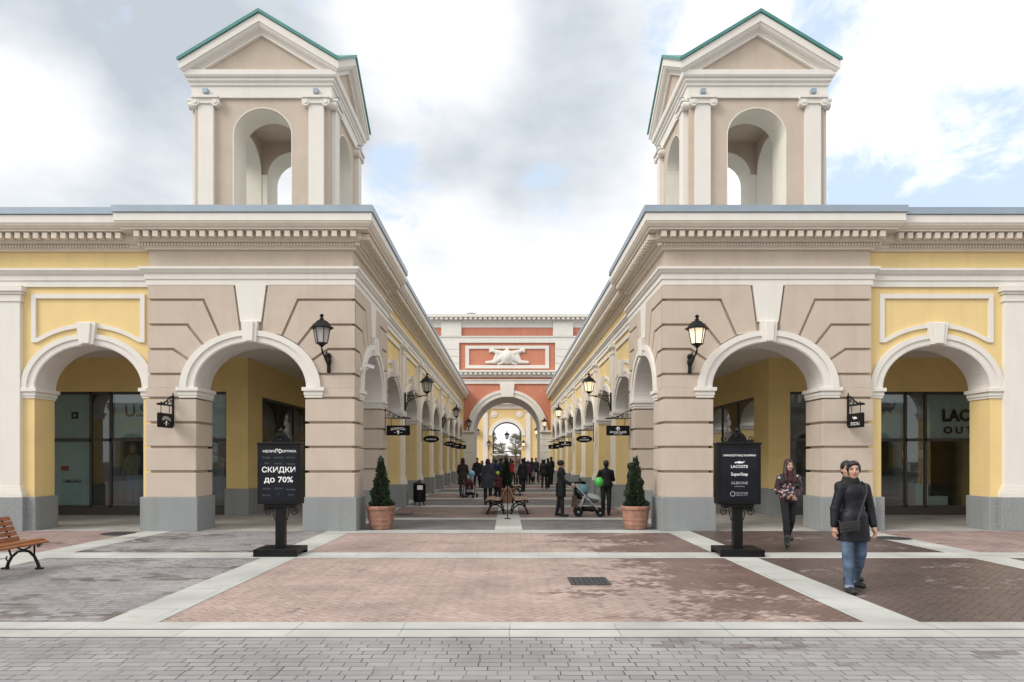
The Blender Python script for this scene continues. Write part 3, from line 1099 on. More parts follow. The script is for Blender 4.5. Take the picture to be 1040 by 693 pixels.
def fashion_poster(x0, x1, y, z0, z1, figs, label):
    b = MB()
    b.box(x0, x1, y, y + 0.02, z0, z1)
    mp = lambda u, z, d: (u, y - d, z)
    lay = [0.0]

    def shape(pts, mi):
        lay[0] += 0.002
        b.cur = mi
        b.prism(pts, mp, 0.003 + lay[0], 0.001)
    elp = lambda cx, cz, rx, rz: [(cx + rx * math.cos(t * math.pi / 10), cz + rz * math.sin(t * math.pi / 10)) for t in range(20)]
    for (cx, k, top, leg, hair) in figs:
        zb = z0 + 0.08
        shape([(cx - .16 * k, zb), (cx - .04 * k, zb), (cx - .01 * k, zb + .75 * k), (cx - .16 * k, zb + .8 * k)], leg)
        shape([(cx + .03 * k, zb), (cx + .15 * k, zb), (cx + .16 * k, zb + .8 * k), (cx - .02 * k, zb + .8 * k)], leg)
        shape([(cx - .19 * k, zb + .7 * k), (cx + .2 * k, zb + .72 * k), (cx + .25 * k, zb + 1.25 * k), (cx + .1 * k, zb + 1.36 * k), (cx - .1 * k, zb + 1.36 * k), (cx - .24 * k, zb + 1.22 * k)], top)
        shape([(cx - .24 * k, zb + 1.22 * k), (cx - .32 * k, zb + .78 * k), (cx - .25 * k, zb + .76 * k), (cx - .16 * k, zb + 1.15 * k)], top)
        shape(elp(cx, zb + 1.5 * k, .14 * k, .19 * k), hair)
        shape(elp(cx - .01 * k, zb + 1.5 * k, .085 * k, .12 * k), 1)
    o = b.build("fashion_poster", [mat("poster_dark", (0.02, 0.018, 0.017), 0.5, var=0.6, scale=4), mat("poster_skin", (0.22, 0.13, 0.09), 0.6), mat("poster_cream", (0.15, 0.125, 0.095), 0.6, var=0.4, scale=8),
                                   mat("poster_navy_cloth", (0.03, 0.035, 0.06), 0.6, var=0.4, scale=8), mat("poster_hair", (0.08, 0.045, 0.025), 0.6, var=0.4, scale=20), mat("poster_denim", (0.05, 0.075, 0.13), 0.6, var=0.4, scale=8)])
    return tag(o, label, "poster")


fashion_poster(-12.28, -11.0, 21.32, 0.3, 2.3, [(-11.72, 1.12, 2, 5, 4), (-11.2, 1.14, 3, 3, 4)], "dark fashion poster of a couple in the yellow arch's shop window")
fashion_poster(-9.7, -8.84, 21.32, 0.3, 2.2, [(-9.12, 1.1, 2, 3, 4)], "dark poster of one standing figure behind the pane in the taupe arch")

# right shop: lettering, emblem, shelves
board("display_board", 13.02, 14.55, 21.32, 2.38, 3.75, GREYIN, "grey green board carrying large dark shop letters", "display board")
board("display_board", 11.2, 12.36, 21.34, 2.38, 3.75, TEAL, "teal board behind the dark crocodile emblem", "display board")
b = MB()
fl = lambda u, z, d: (u, 21.29 - d, z)
put_text(b, "LACOSTE", fl, 14.52, 3.10, 1.95, 0.40, 0.012, 0, 2)
put_text(b, "O U T L E T", fl, 14.45, 2.64, 1.75, 0.24, 0.012, 0, 2)
tag(b.build("shop_lettering", SIGNBLK), "large dark shop name letters on the grey green board", "lettering")
b = MB()
croc = [(0, .10), (.10, .22), (.22, .25), (.30, .22), (.45, .30), (.62, .33), (.80, .28), (.95, .20), (1.05, .26), (1.18, .40), (1.10, .24), (1.28, .32), (1.16, .18), (1.02, .08), (.9, .06), (.95, -.04), (.84, .04), (.62, .06), (.56, -.06), (.48, .06), (.36, .10), (.24, .06), (.05, .02), (.14, .10)]
b.prism([(11.38 + x * 0.60, 3.18 + z * 1.15) for x, z in croc], fl, 0.02, 0.0)
tag(b.build("shop_emblem", SIGNBLK), "dark crocodile emblem mounted behind the glass near the hanging sign", "emblem")


def shelf_unit(x0, x1, y, label):
    root = empty("shelf_unit", ((x0 + x1) / 2, y, 0))
    tag(root, label, "shelf")
    w = (x1 - x0) / 2
    b = MB()
    for z in (0.25, 0.85, 1.3, 1.75, 2.15):
        b.box(-w, w, -0.2, 0.2, z, z + 0.03)
    for x in (-w, w):
        b.box(x - 0.02, x + 0.02, -0.2, 0.2, 0, 2.25)
    b.build("shelf_frame", mat("shelf_wood", (0.26, 0.17, 0.10), 0.5), root)
    return root


def shop_goods(x0, x1, y, seed):
    r = random.Random(seed)
    cols = [(0.55, 0.5, 0.44), (0.22, 0.18, 0.16), (0.05, 0.07, 0.12), (0.25, 0.05, 0.04), (0.22, 0.16, 0.1), (0.4, 0.38, 0.34)]
    n = 0
    for z in (0.88, 1.33, 1.78):
        x = x0 + 0.08
        while x < x1 - 0.15:
            h = r.uniform(0.1, 0.28)
            w = r.uniform(0.1, 0.2)
            b = MB()
            b.box(x, x + w, y - 0.14, y + 0.12, z + 0.002, z + h)
            ci = r.randrange(6)
            b.build("stock_item", mat("stock_cloth_%d" % ci, cols[ci], 0.7, var=0.3, scale=14), bevel=0.02)
            o = COL.objects[-1]
            tag(o, "folded clothing stack on the shelves behind the glass", "clothing", "folded clothing on the shop shelves")
            x += w + r.uniform(0.03, 0.15)
            n += 1


shelf_unit(13.05, 14.05, 22.9, "wooden shelf unit with folded clothes under the large shop letters")
shop_goods(13.05, 14.05, 22.9, 3)
shelf_unit(11.3, 12.3, 23.2, "wooden shelf unit with folded clothes below the crocodile emblem")
shop_goods(11.3, 12.3, 23.2, 5)
b = MB()
b.box(13.02, 13.42, 21.8, 22.2, 0.2, 0.95)
b.box(13.45, 14.05, 21.8, 22.3, 0.2, 0.55)
tag(b.build("display_plinth", mat("display_white", (0.55, 0.55, 0.53), 0.5), bevel=0.01), "white stepped display plinth standing behind the shop glass", "display plinth")
b = MB()
b.box(13.52, 13.7, 21.9, 22.2, 0.551, 0.62)
b.tube([(13.61, 22.15, 0.62), (13.64, 22.1, 0.78), (13.78, 22.0, 0.64)], [0.07, 0.06, 0.05], 8)
tag(b.build("shoe", mat("shoe_leather", (0.05, 0.04, 0.04), 0.4)), "dark shoe displayed on the white plinth in the window", "shoe")

# ------------------------------------------------------------------ red gate building at the end of the street
GYF = 59.25


def gate():
    root = empty("gate_building", (0, GYF, 0))
    tag(root, "terracotta red gate building with white trim and a large central archway", "building")

    def bd(b, name, m, parent=None, **k):
        o = b.build(name, m, parent or root, **k)
        return o
    mp = lambda u, z, d: (u, -d, z)
    W, DP = 10.5, 7.0
    A, ZA = 2.95, 4.15
    b = MB()
    b.prism([(-W, 0), (-A, 0), (-A, ZA)] + ell(0, A, ZA, 3.0, 32)[1:-1] + [(A, ZA), (A, 0), (W, 0), (W, 14.0), (-W, 14.0)], mp, 0, -DP)
    bd(b, "wall", RED)
    b = MB()
    b.ring(ell(0, A, ZA, 3.0, 32), ell(0, A - 0.03, ZA, 2.97, 32), mp, 0.0, -DP - 0.01)
    for sg in (-1, 1):
        xa, xb = sorted((sg * A, sg * (A - 0.03)))
        b.box(xa, xb, 0, DP, 0, ZA)
    bd(b, "arch_lining", SOFFIT)
    b = MB()
    b.ring(ell(0, A + 0.33, ZA, 3.33, 32), ell(0, A - 0.02, ZA, 2.98, 32), mp, 0.10, -0.02)
    b.ring(ell(0, A + 0.57, ZA, 3.57, 32), ell(0, A + 0.33, ZA, 3.33, 32), mp, 0.17, -0.02)
    bd(b, "archivolt", WHITE)
    b = MB()
    b.prism([(-0.50, 7.1), (0.50, 7.1), (0.64, 8.25), (-0.64, 8.25)], mp, 0.25, -0.02)
    bd(b, "keystone", WHITE)
    for sg in (-1, 1):
        b = MB()
        x0, x1 = sorted((sg * (A - 0.04), sg * 4.6))
        for i in range(7):
            b.box(x0, x1, -0.2, 0.3, 0.0 + i * 0.57, 0.53 + i * 0.57)
        b.box(x0 + .03, x1 - .03, -0.16, 0.3, 0, 4.0)
        p = bd(b, "pier", CREAM, bevel=0.02)
        b = MB()
        b.box(x0 - 0.06, x1 + 0.06, -0.32, 0.35, 3.96, 4.06)
        b.box(x0 - 0.12, x1 + 0.12, -0.42, 0.35, 4.06, 4.18)
        bd(b, "pier_cap", WHITE, p)
    # horizontal mouldings
    for nm, z0, z1, d, x in (("string_course", 8.24, 8.62, 0.12, W), ("string_course", 11.80, 12.38, 0.14, W)):
        b = MB()
        b.box(-x, x, -d, 0.02, z0, z1)
        b.box(-x, x, -d - 0.06, 0.02, z1 - 0.1, z1)
        bd(b, nm, WHITE)
    for nm, z0, z1, d in (("cornice", 8.82, 9.38, 0.5), ("cornice", 13.55, 14.2, 0.6)):
        b = MB()
        prof = [(0, z0), (0.1, z0), (0.12, z0 + 0.15), (0.25, z0 + 0.2), (0.25, z0 + 0.36), (d, z0 + 0.4), (d, z1), (0, z1)]
        b.sweep(prof, [(-W, 0), (W, 0)], [(0, -1), (0, -1)])
        n = int(2 * W / 0.42)
        for i in range(n):
            x = -W + (i + 0.5) * 2 * W / n
            b.box(x - 0.13, x + 0.13, -d + 0.06, -0.2, z0 + 0.2, z0 + 0.38)
        bd(b, nm, WHITE)
    b = MB()
    b.box(-W, W, -0.05, 0.02, 13.13, 13.56)
    for sg in (-1, 1):
        x0, x1 = sorted((sg * 3.97, sg * 5.7))
        b.box(x0, x1, -0.22, 0.02, 12.37, 13.56)
    bd(b, "frieze", WHITE)
    for sg in (-1, 1):
        b = MB()
        x0, x1 = sorted((sg * 4.15, sg * W))
        for i in range(4):
            z0 = 9.38 + i * 0.61
            b.box(x0, x1, -0.16, 0.02, z0 + 0.02, z0 + 0.59)
        b.box(x0, x1, -0.12, 0.01, 9.38, 11.8)
        bd(b, "rusticated_panel", WHITE, bevel=0.015)
    b = MB()
    b.ring([(-3.63, 9.58), (3.63, 9.58), (3.63, 11.55), (-3.63, 11.55)], [(-3.3, 9.86), (3.3, 9.86), (3.3, 11.28), (-3.3, 11.28)], mp, 0.1, -0.02, closed=True)
    bd(b, "panel_frame", WHITE)
    b = MB()
    b.box(-W, W, 0.02, DP, 14.0, 14.15)
    b.lathe([(0.2, 0), (0.2, 0.25), (0.5, 0.3), (0.45, 0.45), (0.1, 0.5)], (-3.2, 1.2, 14.15), 12)
    bd(b, "roof", ROOFM)
    return root


gate_root = gate()


# ------------------------------------------------------------------ signed-distance figures
def surface_nets(val, org, h):
    """naive surface nets of a scalar grid (negative inside)"""
    nx, ny, nz = val.shape
    ins = val < 0
    c = np.zeros((nx - 1, ny - 1, nz - 1), np.int8)
    offs = [(i, j, k) for i in (0, 1) for j in (0, 1) for k in (0, 1)]
    sl = lambda o: (slice(o[0], nx - 1 + o[0]), slice(o[1], ny - 1 + o[1]), slice(o[2], nz - 1 + o[2]))
    for o in offs:
        c += ins[sl(o)]
    act = (c > 0) & (c < 8)
    idx = np.argwhere(act)
    vid = -np.ones(act.shape, np.int64)
    vid[act] = np.arange(len(idx))
    acc = np.zeros((len(idx), 3))
    cnt = np.zeros(len(idx))
    corner = {o: val[idx[:, 0] + o[0], idx[:, 1] + o[1], idx[:, 2] + o[2]] for o in offs}
    for o in offs:
        for ax in range(3):
            if o[ax] == 0:
                o2 = list(o)
                o2[ax] = 1
                a, b_ = corner[o], corner[tuple(o2)]
                m = (a < 0) != (b_ < 0)
                t = np.where(m, a / np.where(a == b_, 1, a - b_), 0)
                p = np.tile(np.array(o, float), (len(idx), 1))
                p[:, ax] += t
                acc[m] += p[m]
                cnt[m] += 1
    verts = org + (idx + acc / cnt[:, None]) * h
    faces = []
    for ax in range(3):
        u, w = (ax + 1) % 3, (ax + 2) % 3
        s0 = [slice(None)] * 3
        s1 = [slice(None)] * 3
        s0[ax] = slice(0, -1)
        s1[ax] = slice(1, None)
        a, b_ = ins[tuple(s0)], ins[tuple(s1)]
        e = np.argwhere(a != b_)
        ok = (e[:, u] > 0) & (e[:, w] > 0) & (e[:, u] < val.shape[u] - 1) & (e[:, w] < val.shape[w] - 1)
        e = e[ok]
        fl = a[e[:, 0], e[:, 1], e[:, 2]]
        q = []
        for du, dw in ((-1, -1), (0, -1), (0, 0), (-1, 0)):
            cc = e.copy()
            cc[:, u] += du
            cc[:, w] += dw
            q.append(vid[cc[:, 0], cc[:, 1], cc[:, 2]])
        q = np.stack(q, 1)
        q[~fl] = q[~fl][:, ::-1]
        faces.append(q)
    faces = np.concatenate(faces)
    return verts, faces


def sdf(prims, h, k=0.02, subs=()):
    """prims: ('c', a, b, ra, rb, sx, sy) tapered capsule, optionally squashed about its axis; ('e', centre, radii, rz) ellipsoid"""
    lo, hi = np.array([1e9] * 3), np.array([-1e9] * 3)
    for p in prims:
        if p[0] == 'c':
            r = max(p[3], p[4]) * max(1, *(p[5:7] or (1,)))
            for q in (p[1], p[2]):
                lo = np.minimum(lo, np.array(q) - r)
                hi = np.maximum(hi, np.array(q) + r)
        else:
            r = max(p[2])
            lo = np.minimum(lo, np.array(p[1]) - r)
            hi = np.maximum(hi, np.array(p[1]) + r)
    lo -= 3 * h + k
    hi += 3 * h + k
    n = np.ceil((hi - lo) / h).astype(int) + 1
    val = np.full(n, 1.0, np.float32)
    ax = [lo[i] + np.arange(n[i]) * h for i in range(3)]

    def evalp(p, mode):
        if p[0] == 'c':
            r = max(p[3], p[4]) * max(1, *(p[5:7] or (1,)))
            l2 = np.minimum(p[1], p[2]) - r
            h2 = np.maximum(p[1], p[2]) + r
        else:
            r = max(p[2])
            l2 = np.array(p[1]) - r
            h2 = np.array(p[1]) + r
        m = 2.5 * h + 2 * k + 0.01
        i0 = np.clip(np.floor((l2 - m - lo) / h).astype(int), 0, n - 1)
        i1 = np.clip(np.ceil((h2 + m - lo) / h).astype(int) + 1, 1, n)
        if np.any(i1 <= i0):
            return
        s = tuple(slice(i0[i], i1[i]) for i in range(3))
        X, Y, Z = np.meshgrid(ax[0][s[0]], ax[1][s[1]], ax[2][s[2]], indexing='ij')
        if p[0] == 'c':
            a, b_ = np.array(p[1], float), np.array(p[2], float)
            sx, sy = (p[5], p[6]) if len(p) > 6 else (1, 1)
            ba = b_ - a
            L2 = ba @ ba
            px, py, pz = X - a[0], Y - a[1], Z - a[2]
            t = np.clip((px * ba[0] + py * ba[1] + pz * ba[2]) / max(L2, 1e-9), 0, 1)
            dx, dy, dz = (px - t * ba[0]) / sx, (py - t * ba[1]) / sy, pz - t * ba[2]
            d = (np.sqrt(dx * dx + dy * dy + dz * dz) - (p[3] + (p[4] - p[3]) * t)) * min(sx, sy, 1)
        else:
            cs, sn_ = math.cos(-p[3] if len(p) > 3 else 0), math.sin(-p[3] if len(p) > 3 else 0)
            qx, qy, qz = X - p[1][0], Y - p[1][1], Z - p[1][2]
            qx, qy = qx * cs - qy * sn_, qx * sn_ + qy * cs
            rx, ry, rz = p[2]
            k0 = np.sqrt((qx / rx) ** 2 + (qy / ry) ** 2 + (qz / rz) ** 2)
            k1 = np.sqrt((qx / rx ** 2) ** 2 + (qy / ry ** 2) ** 2 + (qz / rz ** 2) ** 2)
            d = k0 * (k0 - 1) / np.maximum(k1, 1e-6)
        v = val[s]
        if mode == 'add':
            if k > 0:
                hh = np.maximum(k - np.abs(v - d), 0) / k
                val[s] = np.minimum(v, d) - hh * hh * k * 0.25
            else:
                val[s] = np.minimum(v, d)
        else:
            val[s] = np.maximum(v, -d)
    for p in prims:
        evalp(p, 'add')
    for p in subs:
        if p[0] == 'z':
            val = np.maximum(val, (p[1] - ax[2]).astype(np.float32)[None, None, :])
        else:
            evalp(p, 'sub')
    return surface_nets(val, lo, h)


def sdf_obj(name, prims, h, mats, parent=None, k=0.02, subs=(), pick=None):
    v, f = sdf(prims, h, k, subs)
    me = bpy.data.meshes.new(name)
    me.from_pydata(v.tolist(), [], f.tolist())
    mats = mats if isinstance(mats, (list, tuple)) else [mats]
    for m in mats:
        me.materials.append(m)
    if pick is not None:
        cen = v[f].mean(1)
        me.polygons.foreach_set("material_index", pick(cen).astype(np.int32))
    me.polygons.foreach_set("use_smooth", [True] * len(me.polygons))
    o = bpy.data.objects.new(name, me)
    COL.objects.link(o)
    if parent is not None:
        o.parent = parent
    return o


SKIN = mat("skin", (0.46, 0.275, 0.20), 0.55, var=0.1, scale=12)
EYEM = mat("eye_dark", (0.03, 0.022, 0.02), 0.3)
LIPM = mat("lips", (0.32, 0.10, 0.09), 0.45)
HAIRB = mat("dark_hair", (0.012, 0.009, 0.008), 0.45, var=0.5, scale=60)
HAIRBR = mat("auburn_hair", (0.035, 0.012, 0.010), 0.4, var=0.5, scale=60)
HAIRG = mat("brown_hair", (0.06, 0.04, 0.028), 0.5, var=0.4, scale=60)
JEANS = mat("blue_jeans", (0.075, 0.112, 0.175), 0.85, var=0.7, scale=5, bump=0.3, bscale=90)
DKTROU = mat("dark_trousers", (0.016, 0.016, 0.020), 0.8, var=0.3, scale=9)
SHOEB = mat("black_shoes", (0.015, 0.015, 0.017), 0.5)


def cloth(name, col, var=0.3):
    return mat(name, col, 0.8, var=var, scale=8, bump=0.3, bscale=40)


def quilted(name, col):
    m = mat(name, col, 0.5, var=0.3, scale=6, spec=0.3)
    nt = m.node_tree
    b = nt.nodes["Principled BSDF"]
    tc = nt.nodes.new("ShaderNodeTexCoord")
    outs = []
    for a in (1, -1):
        mp = nt.nodes.new("ShaderNodeMapping")
        mp.inputs["Rotation"].default_value = (0, R(45 * a), 0)
        nt.links.new(tc.outputs["Object"], mp.inputs["Vector"])
        w = nt.nodes.new("ShaderNodeTexWave")
        w.inputs["Scale"].default_value = 10
        nt.links.new(mp.outputs[0], w.inputs["Vector"])
        outs.append(w.outputs["Fac"])
    mn = nt.nodes.new("ShaderNodeMath")
    mn.operation = 'MINIMUM'
    nt.links.new(outs[0], mn.inputs[0])
    nt.links.new(outs[1], mn.inputs[1])
    bp = nt.nodes.new("ShaderNodeBump")
    bp.inputs["Strength"].default_value = 0.45
    bp.inputs["Distance"].default_value = 0.006
    nt.links.new(mn.outputs[0], bp.inputs["Height"])
    nt.links.new(bp.outputs["Normal"], b.inputs["Normal"])
    return m


def floral(name):
    m = bpy.data.materials.new(name)
    m.use_nodes = True
    nt = m.node_tree
    b = nt.nodes["Principled BSDF"]
    b.inputs["Roughness"].default_value = 0.6
    tc = nt.nodes.new("ShaderNodeTexCoord")
    vo = nt.nodes.new("ShaderNodeTexVoronoi")
    vo.inputs["Scale"].default_value = 26
    nt.links.new(tc.outputs["Object"], vo.inputs["Vector"])
    sp = nt.nodes.new("ShaderNodeSeparateColor")
    nt.links.new(vo.outputs["Color"], sp.inputs[0])
    r = nt.nodes.new("ShaderNodeValToRGB")
    r.color_ramp.interpolation = 'CONSTANT'
    els = r.color_ramp.elements
    els[0].color = (0.012, 0.012, 0.016, 1)
    for pos, c in ((0.60, (0.07, 0.014, 0.026)), (0.72, (0.38, 0.30, 0.29)), (0.80, (0.17, 0.03, 0.05)), (0.90, (0.03, 0.05, 0.06)), (0.95, (0.45, 0.40, 0.37))):
        e = els.new(pos)
        e.color = (*c, 1)
    els[-1].position = 0.99
    els[-1].color = (0.02, 0.02, 0.02, 1)
    nt.links.new(sp.outputs[0], r.inputs["Fac"])
    nt.links.new(r.outputs[0], b.inputs["Base Color"])
    return m


def rotz(p, a, c=(0, 0)):
    x, y = p[0] - c[0], p[1] - c[1]
    return (c[0] + x * math.cos(a) - y * math.sin(a), c[1] + x * math.sin(a) + y * math.cos(a), p[2])


def person(label, loc, rz, H=1.70, h=0.02, legs=((0, 0), (0, 0)), arms=None, lean=0.0, yaw=0.0, top=None, toplen=0.45, bottom=DKTROU,
           shoes=SHOEB, hair=HAIRB, hairstyle='short', hat=None, hood=False, scarf=None, slim=1.0, group=None, heel=0.0, legw=1.0, flare=0.0, skin=SKIN, wide=1.0, stance=0.0, sway=0.0, bib=True, fit=0.014, cuffs=None, sleeve=0.88):
    """a walking, standing figure facing -Y in its own frame. legs: (hip flexion, knee flexion) left and right in degrees;
    arms: (upper flexion, abduction, forearm flexion, forearm inward) left and right"""
    q = H / 1.72
    arms = arms or ((0, 8, 12, 0), (0, 8, 12, 0))
    V = lambda *a: np.array(a, float)
    hipz = 0.925
    J = {}
    lowest = 9
    for i, sg in ((0, -1), (1, 1)):
        fl_, kn = R(legs[i][0]), R(legs[i][1])
        hp = V(sg * 0.088, 0, hipz)
        d1 = V(sg * (0.015 + stance), -math.sin(fl_), -math.cos(fl_))
        kp = hp + d1 * 0.43
        g = fl_ - kn
        d2 = V(sg * -0.01, -math.sin(g), -math.cos(g))
        an = kp + d2 * 0.42
        pitch = g if kn > 15 else g * 0.3
        toe = an + V(sg * 0.03, -math.cos(pitch * 0.8) * 0.16, -0.045 - 0.16 * math.sin(-pitch * 0.8) * (1 if kn > 15 else -0.3))
        J[i] = dict(hp=hp, kp=kp, an=an, toe=toe, heel=an + V(0, 0.035, -0.04))
        lowest = min(lowest, an[2] - 0.075, toe[2] - 0.032)
    dz = -lowest + heel
    for i in (0, 1):
        for kk in J[i]:
            J[i][kk][2] += dz
    L = lambda p: V(p[0] + sway * (p[2] - hipz), p[1] - lean * (p[2] - hipz), p[2] + dz)
    for i, sg in ((0, -1), (1, 1)):
        a = arms[i]
        sh = L((sg * 0.165 * wide, 0.0, 1.375))
        d = V(sg * math.sin(R(a[1])), -math.sin(R(a[0])) * math.cos(R(a[1])), -math.cos(R(a[0])) * math.cos(R(a[1])))
        el = sh + d * 0.285
        f2, in2 = R(a[0] + a[2]), R(a[3])
        d2 = V(sg * (math.sin(R(a[1]) * 0.4) - math.sin(in2)), -math.sin(f2) * math.cos(in2), -math.cos(f2) * math.cos(in2))
        d2 /= np.linalg.norm(d2)
        wr = el + d2 * 0.245
        J[i].update(sh=sh, el=el, wr=wr, fd=d2)
    hc = L((0, -0.012, 1.61))
    S = lambda p: tuple(np.array(p) * q)
    cap = lambda a, b_, ra, rb, sx=1, sy=1: ('c', S(a), S(b_), ra * q, rb * q, sx, sy)
    el_ = lambda c, r, rz_=0: ('e', S(c), tuple(x * q for x in r), rz_)
    hd = lambda x, y, z: rotz((hc[0] + x, hc[1] + y, hc[2] + z), yaw, (hc[0], hc[1]))
    P = []
    P += [cap(L((-0.05, 0, 0.97)), L((0.05, 0, 0.97)), 0.105, 0.105, 1, 0.85), cap(L((0, 0, 1.0)), L((0, -0.005, 1.15)), 0.12, 0.105, 1.05, 0.75),
          cap(L((0, -0.005, 1.15)), L((0, 0, 1.30)), 0.105, 0.125, 1.1, 0.75), cap(L((0, 0.008, 1.42)), L((0.14 * wide, 0, 1.375)), 0.055, 0.052), cap(L((0, 0.008, 1.42)), L((-0.14 * wide, 0, 1.375)), 0.055, 0.052)]
    P += [cap(L((0, 0.012, 1.40)), L((0, 0.0, 1.53)), 0.055, 0.047)]
    P += [el_(hd(0, 0.012, 0.035), (0.073, 0.094, 0.088), yaw), el_(hd(0, -0.022, -0.02), (0.060, 0.070, 0.092), yaw), el_(hd(0, -0.045, -0.078), (0.036, 0.036, 0.033), yaw)]
    fine = h < 0.011
    if h < 0.016:
        P += [cap(hd(0, -0.088, 0.012), hd(0, -0.106, -0.022), 0.009, 0.013), el_(hd(0, -0.084, -0.052), (0.022, 0.012, 0.010), yaw)]
        for sg in (-1, 1):
            P += [el_(hd(sg * 0.074, 0.012, -0.008), (0.010, 0.018, 0.030), yaw), el_(hd(sg * 0.03, -0.078, 0.028), (0.024, 0.012, 0.009), yaw), el_(hd(sg * 0.036, -0.066, -0.022), (0.022, 0.018, 0.02), yaw)]
    for i, sg in ((0, -1), (1, 1)):
        j = J[i]
        P += [cap(j['hp'], j['kp'], 0.083 * legw, 0.055), cap(j['kp'], j['kp'] * 0.6 + j['an'] * 0.4, 0.054, 0.054), cap(j['kp'] * 0.6 + j['an'] * 0.4, j['an'], 0.053, 0.036),
              cap(j['an'] + V(0, 0.01, -0.03), j['toe'], 0.038, 0.03), cap(j['sh'], j['el'], 0.045, 0.036), cap(j['el'], j['wr'], 0.037, 0.026)]
        w, fd = j['wr'], j['fd']
        side = np.cross(fd, V(1, 0, 0))
        side /= np.linalg.norm(side)          # knuckle row runs fore and aft
        palm = w + fd * 0.055
        if not fine:
            P += [cap(w, w + fd * 0.10, 0.03, 0.024), cap(w + fd * 0.03, w + fd * 0.075 + side * 0.04, 0.013, 0.010)]
            for kf in range(4):
                o_ = (kf - 1.5) * 0.017
                P.append(cap(w + fd * 0.08 + side * o_, w + fd * 0.155 + side * o_ * 1.2 - V(sg, 0, 0) * 0.02, 0.010, 0.008))
        else:
            P += [cap(w + fd * 0.01, palm + side * 0.016, 0.026, 0.022), cap(w + fd * 0.01, palm - side * 0.016, 0.026, 0.020), cap(w + fd * 0.05 + side * .02, w + fd * 0.05 - side * .02, 0.02, 0.02)]
            inw = V(-sg, 0, 0)
            for kf, ln in enumerate((0.072, 0.08, 0.076, 0.06)):
                o_ = (1.5 - kf) * 0.0205
                k0 = w + fd * 0.088 + side * o_
                k1 = k0 + (fd * 0.95 + inw * 0.3) * ln * 0.45
                k2 = k1 + (fd * 0.8 + inw * 0.65) * ln * 0.33
                k3 = k2 + (fd * 0.5 + inw * 0.9) * ln * 0.25
                P += [cap(k0, k1, 0.0098, 0.009), cap(k1, k2, 0.009, 0.0083), cap(k2, k3, 0.0083, 0.0075)]
            t0 = w + fd * 0.025 + side * 0.022
            t1 = t0 + fd * 0.03 + side * 0.026 + inw * 0.012
            t2 = t1 + fd * 0.03 + side * 0.008 + inw * 0.01
            P += [cap(t0, t1, 0.014, 0.0105), cap(t1, t2, 0.0105, 0.009)]

    cy, sy_ = math.cos(-yaw), math.sin(-yaw)

    def pick(c):
        x, y, z = c[:, 0] / q - hc[0], c[:, 1] / q - hc[1], c[:, 2] / q - hc[2]
        x, y = x * cy - y * sy_, x * sy_ + y * cy
        m = np.zeros(len(c))
        face = y < -0.045
        m[face & (((np.abs(x) - 0.031) / 0.017) ** 2 + ((z - 0.008) / 0.0085) ** 2 < 1)] = 1
        m[face & (np.abs(np.abs(x) - 0.032) < 0.020) & (np.abs(z - 0.033 + 0.08 * (np.abs(x) - 0.03)) < 0.006)] = 1
        m[face & ((x / 0.026) ** 2 + ((z + 0.052) / 0.0105) ** 2 < 1)] = 2
        return m
    body = sdf_obj("person", P, h, [skin, EYEM, LIPM], k=(0.022 if fine else 0.03) * q, pick=pick if h < 0.016 else None) if False else None
    # fingers need a tight blend, limbs a soft one: the blend radius is set by the mesh size
    body = sdf_obj("person", P, h, [skin, EYEM, LIPM], k=(0.012 if fine else 0.022) * q, pick=pick if h < 0.016 else None)
    body.location = loc
    body.rotation_euler = (0, 0, rz)
    tag(body, label, "person", group)

    # trousers
    e = fit
    T_ = [cap(L((-0.05, 0, 0.97)), L((0.05, 0, 0.97)), 0.118, 0.118, 1, 0.88)]
    for i, sg in ((0, -1), (1, 1)):
        j = J[i]
        T_ += [cap(j['hp'], j['kp'], 0.083 * legw + e, 0.055 + e), cap(j['kp'], j['kp'] * 0.6 + j['an'] * 0.4, 0.054 + e, 0.054 + e + flare * 0.3),
               cap(j['kp'] * 0.6 + j['an'] * 0.4, j['an'] + V(0, 0, 0.015), 0.054 + e + flare * 0.3, 0.040 + e + flare)]
    sdf_obj("trousers", T_, h, bottom, body, k=0.02 * q)
    if cuffs is not None:
        for i in (0, 1):
            j = J[i]
            sdf_obj("cuff", [cap(j['an'] + V(0, 0, 0.01), j['an'] + V(0, 0, -0.01), 0.041 + e, 0.042 + e)], min(h, 0.01), cuffs, body, k=0.01, subs=[('z', (J[i]['an'][2] - 0.02) * q)])
    # shoes
    for i, sg in ((0, -1), (1, 1)):
        j = J[i]
        F = [cap(j['an'] + V(0, 0.025, -0.035), j['toe'] + V(0, 0, 0.004), 0.047, 0.038), cap(j['an'] + V(0, 0.03, -0.045), j['toe'], 0.036, 0.034)]
        if heel:
            F += [cap(j['an'] + V(0, 0, 0.10), j['an'] + V(0, 0.0, -0.02), 0.056, 0.050), cap(j['an'] + V(0, 0.045, -0.03), j['an'] + V(0, 0.055, -0.075 - heel), 0.026, 0.02)]
        sdf_obj("shoe", F, min(h, 0.016), shoes, body, k=0.012 * q)
    # coat or jacket
    if top is not None:
        g = 0.028
        C_ = [cap(L((-0.035, 0, 0.98)), L((0.035, 0, 0.98)), 0.12 * slim + g, 0.12 * slim + g, 1, 0.9), cap(L((0, 0, 1.0)), L((0, -0.005, 1.16)), 0.122 * slim + g, 0.098 * slim + g, 1.06, 0.85),
              cap(L((0, -0.005, 1.16)), L((0, 0, 1.31)), 0.098 * slim + g, 0.122 + g, 1.1, 0.8), cap(L((0, 0.008, 1.425)), L((0.14 * wide, 0, 1.372)), 0.072, 0.064), cap(L((0, 0.008, 1.425)), L((-0.14 * wide, 0, 1.372)), 0.072, 0.064),
              cap(L((0, 0.012, 1.42)), L((0, 0.005, 1.485)), 0.07, 0.066)]
